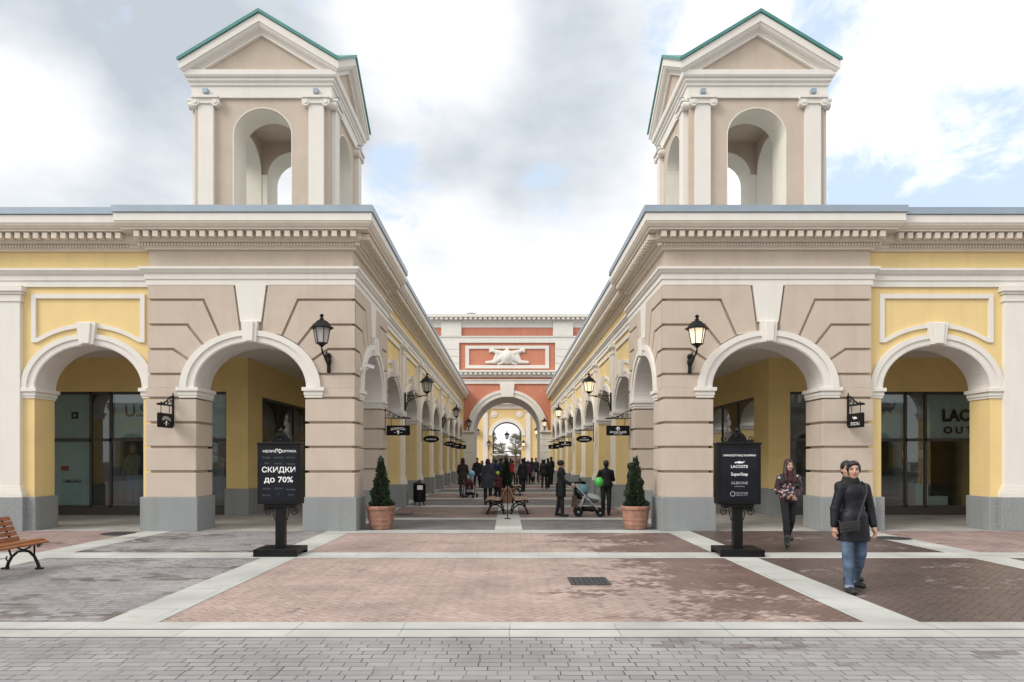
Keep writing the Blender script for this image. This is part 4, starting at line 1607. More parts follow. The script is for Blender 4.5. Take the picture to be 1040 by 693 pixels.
        if toplen > 0.1:
            C_.append(cap(L((-0.035, 0, 0.98)), L((-0.055, -0.005, 0.95 - toplen)), 0.128 * slim + g, 0.140 * slim + g, 1, 0.95))
            C_.append(cap(L((0.035, 0, 0.98)), L((0.055, -0.005, 0.95 - toplen)), 0.128 * slim + g, 0.140 * slim + g, 1, 0.95))
            C_.append(cap(L((0, 0, 0.98)), L((0, -0.005, 0.95 - toplen)), 0.118 * slim + g, 0.14 * slim + g, 1, 0.95))
        for i in (0, 1):
            j = J[i]
            C_ += [cap(j['sh'], j['el'], 0.045 + g * 0.8, 0.036 + g * 0.8), cap(j['el'], j['el'] * (1 - sleeve) + j['wr'] * sleeve, 0.037 + g * 0.8, 0.027 + g * 0.75)]
        if hood:
            C_ += [cap(L((-0.05, 0.07, 1.46)), L((0.05, 0.07, 1.46)), 0.06, 0.06)]
        bot = 1.0 - toplen
        cut = []
        if toplen > 0.1:
            cut = [('z', (bot + dz + 0.03) * q)]
        sdf_obj("coat" if toplen > 0.2 else "jacket", C_, h, top, body, k=(0.014 if h < 0.012 else 0.022) * q, subs=cut)
    if scarf is not None:
        sdf_obj("scarf", [cap(L((-0.02, 0.0, 1.475 if bib else 1.455)), L((0.02, -0.01, 1.475 if bib else 1.455)), 0.072 if bib else 0.064, 0.068 if bib else 0.062)] + ([cap(L((0.0, -0.085, 1.45)), L((0.01, -0.12, 1.32)), 0.04, 0.045)] if bib else [cap(L((-0.01, 0.0, 1.45)), L((0.01, 0.0, 1.495)), 0.066, 0.056)]), min(h, .014), scarf, body)
    # hair
    Hh = [el_(hd(0, 0.022, 0.042), (0.085, 0.104, 0.098), yaw), el_(hd(0, 0.045, -0.01), (0.078, 0.07, 0.085), yaw)]
    fsub = [el_(hd(0, -0.135, -0.030), (0.078, 0.105, 0.118), yaw)]
    if hairstyle == 'long':
        for sg in (-1, 1):
            Hh += [cap(hd(sg * 0.062, -0.005, 0.02), hd(sg * 0.085, -0.03, -0.16), 0.035, 0.045), cap(hd(sg * 0.085, -0.03, -0.16), hd(sg * 0.09, -0.08, -0.30), 0.045, 0.03)]
        Hh += [cap(hd(0, 0.06, 0.0), hd(0, 0.10, -0.25), 0.075, 0.08)]
    elif hairstyle == 'bob':
        Hh += [el_(hd(0, 0.03, -0.03), (0.098, 0.09, 0.11), yaw)]
    elif hairstyle == 'crop':
        Hh = [el_(hd(0, 0.024, 0.040), (0.083, 0.100, 0.095), yaw), el_(hd(0, 0.05, -0.01), (0.072, 0.066, 0.085), yaw), el_(hd(0.005, -0.022, 0.092), (0.060, 0.060, 0.030), yaw), el_(hd(-0.035, -0.040, 0.078), (0.036, 0.04, 0.03), yaw)]
        for sg in (-1, 1):
            Hh += [el_(hd(sg * 0.072, 0.008, 0.025), (0.014, 0.040, 0.050), yaw)]
        fsub = [el_(hd(0, -0.145, -0.055), (0.088, 0.112, 0.140), yaw)]
    if hat is None:
        sdf_obj("hair", Hh, min(h, 0.014), hair, body, k=0.015 * q, subs=fsub)
    else:
        if hairstyle != 'short':
            sdf_obj("hair", Hh, min(h, 0.016), hair, body, k=0.015 * q, subs=fsub)
        sdf_obj("hat", [el_(hd(0, 0.015, 0.06), (0.095, 0.115, 0.095), yaw), cap(hd(-0.05, 0.0, 0.03), hd(0.05, 0.0, 0.03), 0.06, 0.06)], min(h, 0.014), hat, body, k=0.02 * q, subs=[el_(hd(0, -0.135, -0.04), (0.075, 0.095, 0.09), yaw)])
    body["joints"] = 0
    del body["joints"]
    return body, J, q


def ground_at(px, D):
    return (CAM[0] + (px - 514.5) * D / 693, D, 0.009)


NAVYQ = quilted("quilted_navy_jacket", (0.008, 0.009, 0.014))
# the two people nearest the camera, and the young woman behind the sign
wb, WJ, wq = person("woman in dark quilted coat and blue jeans walking with a small crossbody bag", ground_at(866.5, 9.0), R(3), 1.70, 0.006,
                    legs=((11, 7), (-3, 18)), arms=((-6, 14, 10, 1), (0, 14, 12, 1)), top=NAVYQ, toplen=0.355, bottom=JEANS, hairstyle='crop', yaw=R(-24), scarf=cloth("black_turtleneck", (0.006, 0.006, 0.008)), flare=-0.002, legw=1.02, slim=0.97, stance=0.055, bib=False, cuffs=mat("denim_cuff", (0.19, 0.24, 0.31), 0.85, var=0.3, scale=20))
person("person mostly hidden behind the woman in jeans, only head and shoulder showing", ground_at(864, 9.7), R(12), 1.69, 0.012, sway=-0.10, wide=0.88, slim=0.9, stance=-0.045, legs=((3, 2), (-3, 4)), arms=((5, 3, 10, 0), (5, 3, 10, 0)),
       top=cloth("charcoal_coat", (0.012, 0.012, 0.014)), toplen=0.2, yaw=R(-25), hair=HAIRB)
person("young woman with long auburn hair in a floral bomber jacket walking beside the pier", ground_at(801, 13.4), R(-6), 1.68, 0.009, legs=((13, 4), (-9, 26)), arms=((-4, 13, 62, 48), (-4, 13, 66, 50)),
       top=floral("floral_jacket"), toplen=0.03, hair=HAIRBR, hairstyle='long', shoes=mat("dark_green_boots", (0.02, 0.035, 0.03), 0.4), heel=0.045, slim=1.0, scarf=cloth("maroon_scarf", (0.05, 0.012, 0.018)), yaw=R(8), stance=-0.03, legw=0.94, fit=0.006, sleeve=1.22)


# crossbody bag of the nearest woman
def crossbody():
    root = empty("shoulder_bag", ground_at(866.5, 9.0), R(3))
    tag(root, "small black leather crossbody bag hanging at the hip of the woman in jeans", "bag")
    b = MB()
    b.rbox((-0.17, -0.21, 0.865), (0.24, 0.06, 0.13), R(-8), 'y')
    bag = b.build("bag_body", mat("black_leather", (0.022, 0.022, 0.024), 0.28, spec=0.6), root, bevel=0.012)
    b = MB()
    b.rbox((-0.17, -0.245, 0.892), (0.245, 0.012, 0.09), R(-8), 'y')
    b.build("flap", mat("black_leather", (0, 0, 0)), bag, bevel=0.006)
    b = MB()
    b.tube([(-0.06, -0.20, 0.93), (0.0, -0.19, 1.08), (0.045, -0.178, 1.20), (0.085, -0.165, 1.31), (0.115, -0.095, 1.405), (0.11, 0.0, 1.44)], 0.011, 6)
    b.tube([(-0.27, -0.19, 0.90), (-0.24, -0.06, 0.94)], 0.009, 6)
    b.build("strap", mat("black_leather", (0, 0, 0)), root)


crossbody()

# street people: px, distance, turn (0 = facing camera, 180 = walking away), height, look
PEOPLE = [
    ("woman in a long dark brown coat pushing a pushchair beside the street wall", 470, 31.0, 180, 1.76, dict(top=cloth("dark_brown_coat", (0.035, 0.026, 0.020)), toplen=0.48, bottom=JEANS, hairstyle='bob', hood=True, arms=((25, 8, 40, 0), (25, 8, 40, 0)))),
    ("woman in a blue grey parka with legs in black seen from behind by the bench", 495.5, 25.8, 175, 1.72, dict(top=cloth("slate_parka", (0.035, 0.04, 0.055)), toplen=0.40, hairstyle='bob', hair=HAIRBR, hood=True, slim=1.25, wide=1.1)),
    ("child in maroon jacket and bright green knitted hat standing behind the bench", 505.5, 26.5, 170, 1.22, dict(top=cloth("maroon_jacket", (0.09, 0.018, 0.022)), toplen=0.15, hat=cloth("lime_hat", (0.45, 0.75, 0.05)), slim=1.2)),
    ("person in black coat walking close beside a companion near the far pier", 484.6, 38.5, 5, 1.74, dict(top=cloth("black_coat", (0.014, 0.014, 0.016)), toplen=0.35, legs=((14, 5), (-10, 14)))),
    ("person in black jacket with a pale face walking beside the black coated companion", 488.6, 39.2, 0, 1.70, dict(top=cloth("black_coat", (0, 0, 0)), toplen=0.15, legs=((-8, 12), (14, 4)), hairstyle='bob')),
    ("woman in a dark beret and black coat pushing the twin stroller", 569.5, 20.7, 90, 1.66, dict(top=cloth("long_black_coat", (0.010, 0.010, 0.012)), toplen=0.42, hat=cloth("dark_beret", (0.02, 0.018, 0.022)), legs=((4, 2), (-5, 6)), arms=((18, 5, 45, 0), (20, 5, 45, 0)), h=0.015, scarf=cloth("dark_scarf", (0.03, 0.025, 0.03)))),
    ("man in black jacket and trousers standing with his back turned by the stroller", 615.5, 21.0, 186, 1.67, dict(top=cloth("black_bomber", (0.008, 0.008, 0.009)), toplen=0.12, arms=((22, 16, 70, 35), (22, 16, 70, 35)), wide=1.12, slim=1.15, h=0.015)),
    ("person in dark coat half hidden behind the potted conifer by the pier", 640.5, 20.2, 95, 1.60, dict(top=cloth("soot_coat", (0.012, 0.012, 0.014)), toplen=0.40)),
    ("person in dark navy coat walking away past the second bench", 531.5, 36.8, 180, 1.70, dict(top=cloth("midnight_coat", (0.012, 0.014, 0.022)), toplen=0.38, legs=((3, 2), (-4, 6)))),
    ("man in black coat striding away in front of the stroller woman", 557, 38.7, 182, 1.75, dict(top=cloth("black_coat", (0, 0, 0)), toplen=0.30, legs=((16, 8), (-12, 20)))),
    ("tall man behind the striding man in black, only partly visible", 560, 45.0, 178, 1.84, dict(top=cloth("soot_coat", (0, 0, 0)), toplen=0.3)),
    ("person in charcoal jacket beside the striding man's shoulder", 553, 42.0, 184, 1.70, dict(top=cloth("charcoal_coat", (0, 0, 0)), toplen=0.2)),
    ("person in a navy blue jacket behind the green hatted child", 504.5, 40.0, 170, 1.72, dict(top=cloth("navy_jacket", (0.02, 0.03, 0.07)), toplen=0.15)),
    ("person in dark blue coat in the crowd beside the slim conifer", 508.5, 44.0, 190, 1.74, dict(top=cloth("blue_coat", (0.02, 0.025, 0.05)), toplen=0.30)),
    ("person in a bright red jacket in the middle of the crowd", 521.5, 47.0, 185, 1.70, dict(top=cloth("red_jacket", (0.42, 0.03, 0.04)), toplen=0.10)),
    ("person with a dull red jacket behind the slim conifer", 511.5, 50.0, 0, 1.70, dict(top=cloth("brick_red_jacket", (0.20, 0.035, 0.04)), toplen=0.12)),
    ("woman in a pale pink and beige coat walking toward the camera in the crowd", 526.5, 43.0, -20, 1.70, dict(top=cloth("pale_coat", (0.36, 0.25, 0.23)), toplen=0.22, hairstyle='long', hair=HAIRG, hat=cloth("pink_hat", (0.35, 0.12, 0.14)))),
    ("woman in a plum coat carrying a brown bag in the crowd", 536.5, 48.0, 178, 1.68, dict(top=cloth("plum_coat", (0.07, 0.03, 0.06)), toplen=0.30, hairstyle='bob', hair=HAIRG)),
    ("man in violet navy jacket at the edge of the crowd", 545, 50.0, 20, 1.74, dict(top=cloth("violet_navy_jacket", (0.03, 0.025, 0.055)), toplen=0.15)),
    ("person in black behind the plum coated woman", 540.5, 52.0, 180, 1.72, dict(top=cloth("black_coat", (0, 0, 0)), toplen=0.25)),
    ("small child in pink trousers among the crowd's legs", 547.8, 49.0, 0, 1.05, dict(top=cloth("dark_toddler_coat", (0.04, 0.04, 0.05)), toplen=0.1, bottom=cloth("pink_trousers", (0.45, 0.18, 0.18)), hat=cloth("cream_hat", (0.55, 0.5, 0.4)))),
    ("small child in pale clothes in front of the plum coated woman", 541.8, 49.5, 180, 0.98, dict(top=cloth("white_toddler_coat", (0.4, 0.38, 0.36)), toplen=0.1, hat=cloth("grey_hat", (0.2, 0.2, 0.22)))),
    ("person in a long black coat standing deep in the crowd under the arch", 533, 56.0, 180, 1.76, dict(top=cloth("long_black_coat", (0, 0, 0)), toplen=0.42)),
    ("person in grey jacket deep in the crowd beside the white post", 500.0, 56.0, 180, 1.70, dict(top=cloth("mid_grey_jacket", (0.10, 0.11, 0.13)), toplen=0.15)),
    ("person in dark green coat under the arch beside the red jacket", 517.5, 57.0, 190, 1.72, dict(top=cloth("dark_green_coat", (0.02, 0.035, 0.03)), toplen=0.3)),
    ("person in brown jacket under the arch near the pier", 549.5, 57.0, 175, 1.70, dict(top=cloth("brown_jacket", (0.07, 0.045, 0.03)), toplen=0.15)),
]
for (lab, px, D, ang, H, kw) in PEOPLE:
    kw = dict(kw)
    hh = kw.pop("h", 0.02 if D < 34 else 0.026)
    if D > 34:
        st = rng.uniform(-1, 1)
        kw.setdefault("legs", ((14 * st, 3 + 8 * max(0, -st)), (-12 * st, 3 + 12 * max(0, st))))
        kw.setdefault("arms", tuple((rng.uniform(-12, 25), rng.uniform(5, 16), rng.uniform(8, 60), rng.uniform(0, 25)) for _ in (0, 1)))
        kw.setdefault("slim", rng.uniform(0.95, 1.2))
        kw.setdefault("hood", bool(rng.random() < 0.4))
        ang += rng.uniform(-40, 40)
        px += rng.uniform(-1.2, 1.2)
        D += rng.uniform(-2.5, 2.5)
        H *= rng.uniform(0.95, 1.04)
    person(lab, ground_at(px, D), R(ang), H, hh, **kw)


# ------------------------------------------------------------------ lanterns
def lantern(parent, scale=1.0, lit=False, base=(0, 0, 0)):
    n = 6
    b = MB()
    b.lathe([(0.004, 0.0), (0.022, 0.02), (0.012, 0.05), (0.035, 0.075), (0.045, 0.09), (0.10, 0.13), (0.135, 0.145), (0.135, 0.165), (0.02, 0.165)], (0, 0, 0), n)
    for kf in range(n):
        th = 2 * math.pi * kf / n
        b.tube([(0.132 * math.cos(th), 0.132 * math.sin(th), 0.15), (0.20 * math.cos(th), 0.20 * math.sin(th), 0.51)], 0.011, 5)
    b.lathe([(0.21, 0.50), (0.28, 0.495), (0.285, 0.51), (0.22, 0.545), (0.19, 0.60), (0.13, 0.66), (0.07, 0.69), (0.05, 0.70), (0.05, 0.73), (0.02, 0.745), (0.045, 0.775), (0.05, 0.80), (0.03, 0.825), (0.005, 0.84)], (0, 0, 0), n)
    b.v = [tuple(c * scale + o for c, o in zip(v, base)) for v in b.v]
    fr_ = b.build("lantern_frame", BLACK, parent)
    b = MB()
    b.lathe([(0.12, 0.166), (0.188, 0.50)], (0, 0, 0), n)
    b.v = [tuple(c * scale + o for c, o in zip(v, base)) for v in b.v]
    b.build("glass", LAMPON if lit else LAMPOFF, parent)


def spiral(c, r0, r1, turns, a0, plane, n=26, sg=1):
    out = []
    for i in range(n + 1):
        t = i / n
        r = r0 + (r1 - r0) * t
        a = a0 + sg * turns * 2 * math.pi * t
        out.append(plane(c[0] + r * math.cos(a), c[1] + r * math.sin(a)))
    return out


def wall_lantern(px, yw, z, lit, label, group):
    """lantern on a short scrolled arm: the wall is behind it (+Y)"""
    root = empty("wall_lantern", (px, yw, z))
    tag(root, label, "lamp", group)
    b = MB()
    b.lathe([(0.02, -0.28), (0.05, -0.25), (0.045, -0.1), (0.07, 0.0), (0.05, 0.08), (0.07, 0.14), (0.03, 0.2)], (0, -0.04, -0.18), 8)
    b.tube([(0, -0.05, -0.25), (0, -0.22, -0.22), (0, -0.42, -0.12), (0, -0.60, -0.04), (0, -0.66, 0.03)], [0.03, 0.026, 0.024, 0.024, 0.02], 8)
    pl_ = lambda a, c: (0, a, c)
    b.tube(spiral((-0.28, -0.10), 0.10, 0.02, 1.3, R(-90), pl_), 0.014, 6)
    b.tube([(0, -0.05, -0.02), (0, -0.25, 0.02), (0, -0.35, -0.08)], 0.013, 6)
    b.build("bracket", BLACK, root)
    lantern(root, 1.0, lit, (0, -0.66, 0.0))
    return root


wall_lantern(-4.33, 16.46, 4.27, False, "unlit black wall lantern on the taupe pier above the discount sign", "lanterns on the pavilion fronts")
wall_lantern(4.36, 16.46, 4.25, True, "black wall lantern glowing warm on the taupe pier above the shopping sign", "lanterns on the pavilion fronts")


def long_lantern(s, U, y, z, lit, label):
    """lantern at the end of a long scrolled bracket reaching out over the street"""
    root = empty("bracket_lantern", (s * U, y, z))
    tag(root, label, "lamp", "lanterns on long brackets along the street")
    b = MB()
    k = -s
    b.box(-0.03, 0.03, -0.03, 0.03, -0.55, 0.12)
    b.tube([(0, 0, 0), (k * 0.82, 0, 0)], 0.018, 6)
    b.tube([(k * 0.02, 0, -0.45), (k * 0.12, 0, -0.2), (k * 0.35, 0, -0.07), (k * 0.6, 0, -0.02)], 0.016, 6)
    P_ = lambda a, c: (k * a, 0, c)
    b.tube(spiral((0.17, -0.12), 0.10, 0.02, 1.4, R(90), P_), 0.013, 5)
    b.tube(spiral((0.40, 0.06), 0.06, 0.015, 1.3, R(-90), P_), 0.012, 5)
    b.tube(spiral((0.13, 0.08), 0.075, 0.02, 1.3, R(-90), P_, sg=-1), 0.012, 5)
    b.tube(spiral((0.06, -0.30), 0.05, 0.015, 1.2, R(60), P_), 0.012, 5)
    b.build("bracket", BLACK, root)
    lantern(root, 1.0, lit, (k * 0.80, 0, 0.0))


UF = 3.78
long_lantern(-1, UF, PIL[0], 4.06, False, "unlit lantern on a long scroll bracket nearest the hanging script sign")
long_lantern(-1, UF, PIL[3], 4.06, False, "unlit lantern on a long scroll bracket before the red gate's left pier")
long_lantern(1, UF, PIL[0], 4.06, True, "glowing lantern on a long scroll bracket above the man in black")
long_lantern(1, UF, PIL[3], 4.06, True, "glowing lantern on a long scroll bracket before the red gate's right pier")


def standing_lantern(x, y, z, lit, label, sc=1.0):
    root = empty("post_lantern", (x, y, z))
    tag(root, label, "lamp", "lanterns on the gate piers")
    b = MB()
    b.lathe([(0.12, 0), (0.12, 0.04), (0.04, 0.07), (0.03, 0.22), (0.05, 0.25)], (0, 0, 0), 10)
    b.build("lamp_base", BLACK, root)
    lantern(root, sc, lit, (0, 0, 0.2))


standing_lantern(-3.32, GYF - 0.2, 4.18, False, "unlit lantern standing on the gate pier's cap on the trash bin's side", 1.1)
standing_lantern(3.22, GYF - 0.2, 4.18, True, "glowing lantern standing on the gate pier's cap on the stroller's side", 1.1)


# ------------------------------------------------------------------ hanging signs
def logo(b, mp, cu, cz, kind, d):
    cir = lambda x, z, r, n=14: [(x + r * math.cos(2 * math.pi * t / n), z + r * math.sin(2 * math.pi * t / n)) for t in range(n)]
    if kind == "horse":
        b.prism([(cu - .02, cz - .07), (cu + .02, cz - .07), (cu + .035, cz + .0), (cu + .01, cz + .05), (cu - .03, cz + .04), (cu - .045, cz - .005), (cu - .015, cz - .01)], mp, d + .002, d - .002)
        for sg in (-1, 1):
            b.prism([(cu + sg * .06, cz - .02), (cu + sg * .13, cz - .015), (cu + sg * .13, cz - .022), (cu + sg * .06, cz - .03)], mp, d + .002, d - .002)
    elif kind == "swirl":
        b.ring(cir(cu, cz, .055), cir(cu, cz, .035), mp, d + .002, d - .002, closed=True)
        b.prism([(cu - .08, cz - .01), (cu - .02, cz + .03), (cu + .03, cz + .03), (cu + .0, cz - .01)], mp, d + .002, d - .002)
    elif kind == "croc":
        b.prism([(cu + (x - .6) * .17, cz + (z - .12) * .2) for x, z in croc], mp, d + .002, d - .002)


def hanging_sign(root_loc, axis, out, shape, lines, label, group, lg=None, w=0.70, hgt=0.30, gap=0.05):
    """board hung from a scrolled bracket. axis 'x': reaches out along X by sign out; axis 'y': reaches towards the camera"""
    root = empty("hanging_sign", root_loc)
    tag(root, label, "sign", group)
    if axis == 'x':
        ax = lambda a, c, d=0: (out * a, -d, c)
        mp = lambda u, z, d: (u, -d, z)
        cu0 = out * (gap + w / 2)
    else:
        ax = lambda a, c, d=0: (d, -a, c)
        mp = (lambda u, z, d: (d, -gap - w / 2 - u, z)) if out > 0 else (lambda u, z, d: (-d, -gap - w / 2 + u, z))
        cu0 = 0
    b = MB()
    k_ = 1.7 if axis == 'y' else 1.0
    b.tube([ax(0, -0.12), ax(0, 0.62)], 0.018 * k_, 6)
    b.tube([ax(0, 0.38), ax(gap + w + 0.04, 0.36)], 0.014 * k_, 6)
    b.tube([ax(0.0, 0.60), ax(0.16, 0.57), ax(0.30, 0.47), ax(0.45, 0.40), ax(gap + w, 0.375)], 0.012 * k_, 6)
    for (c, r, t, a, sg) in (((0.10, 0.48), 0.07, 1.4, 90, -1), ((0.25, 0.435), 0.05, 1.3, -90, 1), ((0.40, 0.42), 0.035, 1.3, -90, 1), ((0.56, 0.405), 0.028, 1.3, -90, 1), ((0.0, 0.66), 0.03, 1, -90, 1)):
        b.tube(spiral(c, r, 0.012, t, R(a), lambda p, z: ax(p, z), 18, sg), 0.009, 5)
    b.build("bracket", BLACK, root)
    b = MB()
    for t in (0.2, 0.8):
        b.tube([ax(gap + w * t, 0.365), ax(gap + w * t, hgt / 2 - (0.045 if shape == 'oval' else 0.005))], 0.009, 5)
    b.build("hanger", BLACK, root)
    b = MB()
    if shape == 'oval':
        pts = [(cu0 + w / 2 * math.cos(2 * math.pi * t / 36), hgt / 2 * math.sin(2 * math.pi * t / 36)) for t in range(36)]
    else:
        r = 0.03
        pts = []
        for (sx, sz, a0) in ((1, 1, 0), (-1, 1, 90), (-1, -1, 180), (1, -1, 270)):
            for t in range(5):
                a = R(a0 + t * 22.5)
                pts.append((cu0 + sx * (w / 2 - r) + r * math.cos(a), sz * (hgt / 2 - r) + r * math.sin(a)))
    b.prism(pts, mp, 0.025, -0.025)
    pan = b.build("sign_panel", SIGNBLK, root)
    b = MB()
    for (s_, dz, tw_, th_, arc) in lines:
        put_text(b, s_, mp, cu0, dz, tw_, th_, 0.028, arc)
    if lg:
        logo(b, mp, cu0, lg[1], lg[0], 0.028)
    b.build("lettering", LETTER, pan, recalc=False)
    return root


GS = "black hanging signs along the street"
hanging_sign((-3.71, 20.55, 2.60), 'x', 1, 'rect', [("ELEGANZZA", 0.065, 0.44, 0.07, 0.035)], "black rectangular hanging sign with arched white name and small figure", GS, ("horse", -0.04))
hanging_sign((-3.72, PIL[1] - 0.4, 2.60), 'x', 1, 'oval', [("carhartt", 0.0, 0.44, 0.085, 0)], "black oval hanging sign with one bold white word beyond the trash bin", GS)
hanging_sign((-3.72, PIL[3] - 0.4, 2.60), 'x', 1, 'oval', [("STOCKMANN", 0.0, 0.46, 0.05, 0)], "black oval hanging sign with thin lettering, nearest of the far group over the brown coat", GS)
hanging_sign((-3.72, PIL[4] - 0.3, 2.60), 'x', 1, 'rect', [("ОБУВЬ", 0.0, 0.36, 0.07, 0)], "black hanging sign half hidden between a far oval and a far rectangular sign", GS)
hanging_sign((-3.72, PIL[5] - 0.3, 2.60), 'x', 1, 'rect', [("OUTLET", 0.0, 0.42, 0.07, 0)], "farthest black hanging sign on the brown coated woman's side", GS)
hanging_sign((3.72, 20.65, 2.60), 'x', -1, 'rect', [("SAVAGE CLASSE", -0.045, 0.50, 0.055, 0), ("SINCE 2000", -0.10, 0.26, 0.025, 0)], "black rectangular hanging sign with a round swirl logo above two white lines", GS, ("swirl", 0.06))
hanging_sign((3.72, PIL[1] - 0.4, 2.60), 'x', -1, 'oval', [("СОВА", 0.055, 0.16, 0.04, 0), ("LANCASTER", -0.03, 0.42, 0.065, 0)], "black oval hanging sign with two white lines above the stroller", GS)
hanging_sign((3.72, PIL[3] - 0.4, 2.60), 'x', -1, 'rect', [("BASCONI", -0.03, 0.45, 0.06, 0)], "black rectangular hanging sign, first of three overlapping beyond the oval one", GS, ("swirl", 0.06))
hanging_sign((3.72, PIL[4] - 0.3, 2.60), 'x', -1, 'rect', [("MODA", -0.02, 0.3, 0.07, 0)], "black hanging sign, middle of three overlapping over the stroller's far side", GS)
hanging_sign((3.72, PIL[5] - 0.3, 2.60), 'x', -1, 'rect', [("STYLE", -0.02, 0.3, 0.07, 0)], "farthest of three overlapping black hanging signs near the red gate", GS)
GF = "square signs hung on the pavilion fronts"
hanging_sign((-8.09, 16.45, 2.65), 'y', 1, 'rect', [("ELEGANZZA", 0.065, 0.40, 0.07, 0.05)], "black sign with arched white name hung on the taupe pier beside the yellow arch", GF, ("horse", -0.05), 0.66, 0.34)
hanging_sign((8.18, 16.45, 2.65), 'y', -1, 'rect', [("LACOSTE", -0.075, 0.40, 0.075, 0)], "black sign with white crocodile hung on the taupe pier near the women", GF, ("croc", 0.05), 0.66, 0.34)


# ------------------------------------------------------------------ sign stands
def sign_stand(x, y, turn, label, content):
    root = empty("sign_stand", (x, y, 0.009), turn)
    tag(root, label, "sign stand")
    b = MB()
    b.box(-0.39, 0.39, -0.33, 0.33, 0.06, 0.13)
    b.box(-0.39, 0.39, -0.33, -0.27, 0.0, 0.06)
    b.box(-0.39, 0.39, 0.27, 0.33, 0.0, 0.06)
    b.build("base", BLACKP, root, bevel=0.006)
    b = MB()
    b.box(-0.083, 0.083, -0.07, 0.07, 0.13, 0.90)
    b.build("pole", BLACKP, root, bevel=0.006)
    b = MB()
    b.box(-0.385, 0.385, -0.13, 0.13, 0.92, 2.01)
    b.box(-0.40, 0.40, -0.145, 0.145, 2.0, 2.035)
    b.box(-0.27, 0.27, -0.10, 0.10, 0.86, 0.925)
    hous = b.build("light_box", BLACKP, root, bevel=0.008)
    mp = lambda u, z, d: (u, -0.13 - d, z)
    b = MB()
    b.box(-0.325, 0.325, -0.134, -0.128, 0.985, 1.925)
    b.build("poster", SCREEN, hous, recalc=True)
    content(hous, mp)
    b = MB()
    pts = [(0.17 * math.cos(math.pi * t / 16), 2.03 + 0.20 * math.sin(math.pi * t / 16)) for t in range(17)]
    b.prism(pts, lambda u, z, d: (u, d, z), 0.03, -0.03)
    b.ring([(0.135 * math.cos(math.pi * t / 12), 2.05 + 0.15 * math.sin(math.pi * t / 12)) for t in range(13)], [(0.12 * math.cos(math.pi * t / 12), 2.05 + 0.135 * math.sin(math.pi * t / 12)) for t in range(13)], lambda u, z, d: (u, d, z), 0.03, -0.045)
    b.lathe([(0.03, 0), (0.05, 0.03), (0.02, 0.06), (0.005, 0.09)], (0, 0, 2.22), 10)
    b.tube(spiral((0, 2.12), 0.06, 0.012, 1.5, 0, lambda a, c: (a, -0.045, c)), 0.01, 5)
    b.build("crest", BLACKP, root)
    b = MB()
    for sg in (-1, 1):
        P_ = lambda a, c, sg=sg: (sg * a, 0, c)
        b.tube(spiral((0.235, 0.78), 0.075, 0.015, 1.4, R(90), P_, sg=-1), 0.009, 5)
        b.tube([P_(0.235, 0.855), P_(0.15, 0.84), P_(0.13, 0.7), P_(0.11, 0.63), P_(0.085, 0.62)], 0.009, 5)
        b.tube(spiral((0.24, 2.10), 0.055, 0.012, 1.4, R(-90), P_), 0.008, 5)
        b.tube([P_(0.24, 2.045), P_(0.17, 2.06), P_(0.155, 2.12)], 0.008, 5)
    b.build("scrollwork", BLACK, root)
    return root


def cont_left(par, mp):
    b = MB()
    put_text(b, "ЖЕЛИЯ", mp, -0.17, 1.875, 0.235, 0.042, 0.007)
    put_text(b, "ОРТИКА", mp, 0.19, 1.875, 0.255, 0.042, 0.007)
    put_text(b, "ЭD", mp, 0.0, 1.88, 0.12, 0.08, 0.007)
    put_text(b, "СКИДКИ", mp, 0.0, 1.535, 0.60, 0.12, 0.007)
    put_text(b, "до 70%", mp, 0.0, 1.355, 0.52, 0.125, 0.007)
    b.build("lettering", LETTER, par, recalc=False)
    b = MB()
    for (t, u, z, w) in (("FABI", -0.22, 1.76, 0.13), ("GIOVANNI", 0, 1.76, 0.17), ("BOSCO", 0.22, 1.76, 0.14), ("ALBA", -0.22, 1.66, 0.08), ("NEW ROCK", 0, 1.65, 0.15), ("MILANO", 0.22, 1.645, 0.15),
                         ("VICINI", -0.22, 1.20, 0.14), ("GEOX", 0, 1.205, 0.15), ("PALMIRA", 0.22, 1.185, 0.17), ("FRANCO", -0.22, 1.08, 0.14), ("Y", 0, 1.10, 0.03), ("Just", 0.22, 1.09, 0.11)):
        put_text(b, t, mp, u, z, w, 0.028, 0.007, 0, False)
    b.build("fine_lettering", LETTERD, par, recalc=False)


def cont_right(par, mp):
    b = MB()
    put_text(b, "UNFORGETTABLE SHOPPING", mp, 0, 1.80, 0.58, 0.035, 0.007)
    put_text(b, "LACOSTE", mp, 0, 1.60, 0.30, 0.052, 0.007)
    b.prism([((x - .6) * .15, 1.66 + (z - .05) * .13) for x, z in croc], mp, 0.008, 0.004)
    put_text(b, "SuperStep", mp, 0, 1.455, 0.30, 0.075, 0.007)
    b.build("lettering", LETTER, par, recalc=False)
    b = MB()
    put_text(b, "ALBIONE", mp, 0, 1.305, 0.30, 0.048, 0.007, 0, False)
    put_text(b, "cashmere", mp, 0, 1.245, 0.18, 0.022, 0.007, 0, False)
    put_text(b, "GIOVANE", mp, 0.04, 1.125, 0.22, 0.028, 0.007, 0, False)
    put_text(b, "GENTILE 1977", mp, 0.04, 1.085, 0.20, 0.02, 0.007, 0, False)
    cir = lambda r: [(-0.12 + r * math.cos(t * math.pi / 8), 1.108 + r * math.sin(t * math.pi / 8)) for t in range(16)]
    b.ring(cir(0.045), cir(0.036), mp, 0.008, 0.004, closed=True)
    b.build("fine_lettering", mat("sign_grey_letters", (0.42, 0.43, 0.45), 0.6), par, recalc=False)


sign_stand(-4.155, 12.42, 0.0, "black sign stand with a dark poster offering a discount in large Cyrillic letters", cont_left)
sign_stand(4.14, 12.40, R(-2), "black sign stand listing shop names under an unforgettable shopping heading", cont_right)


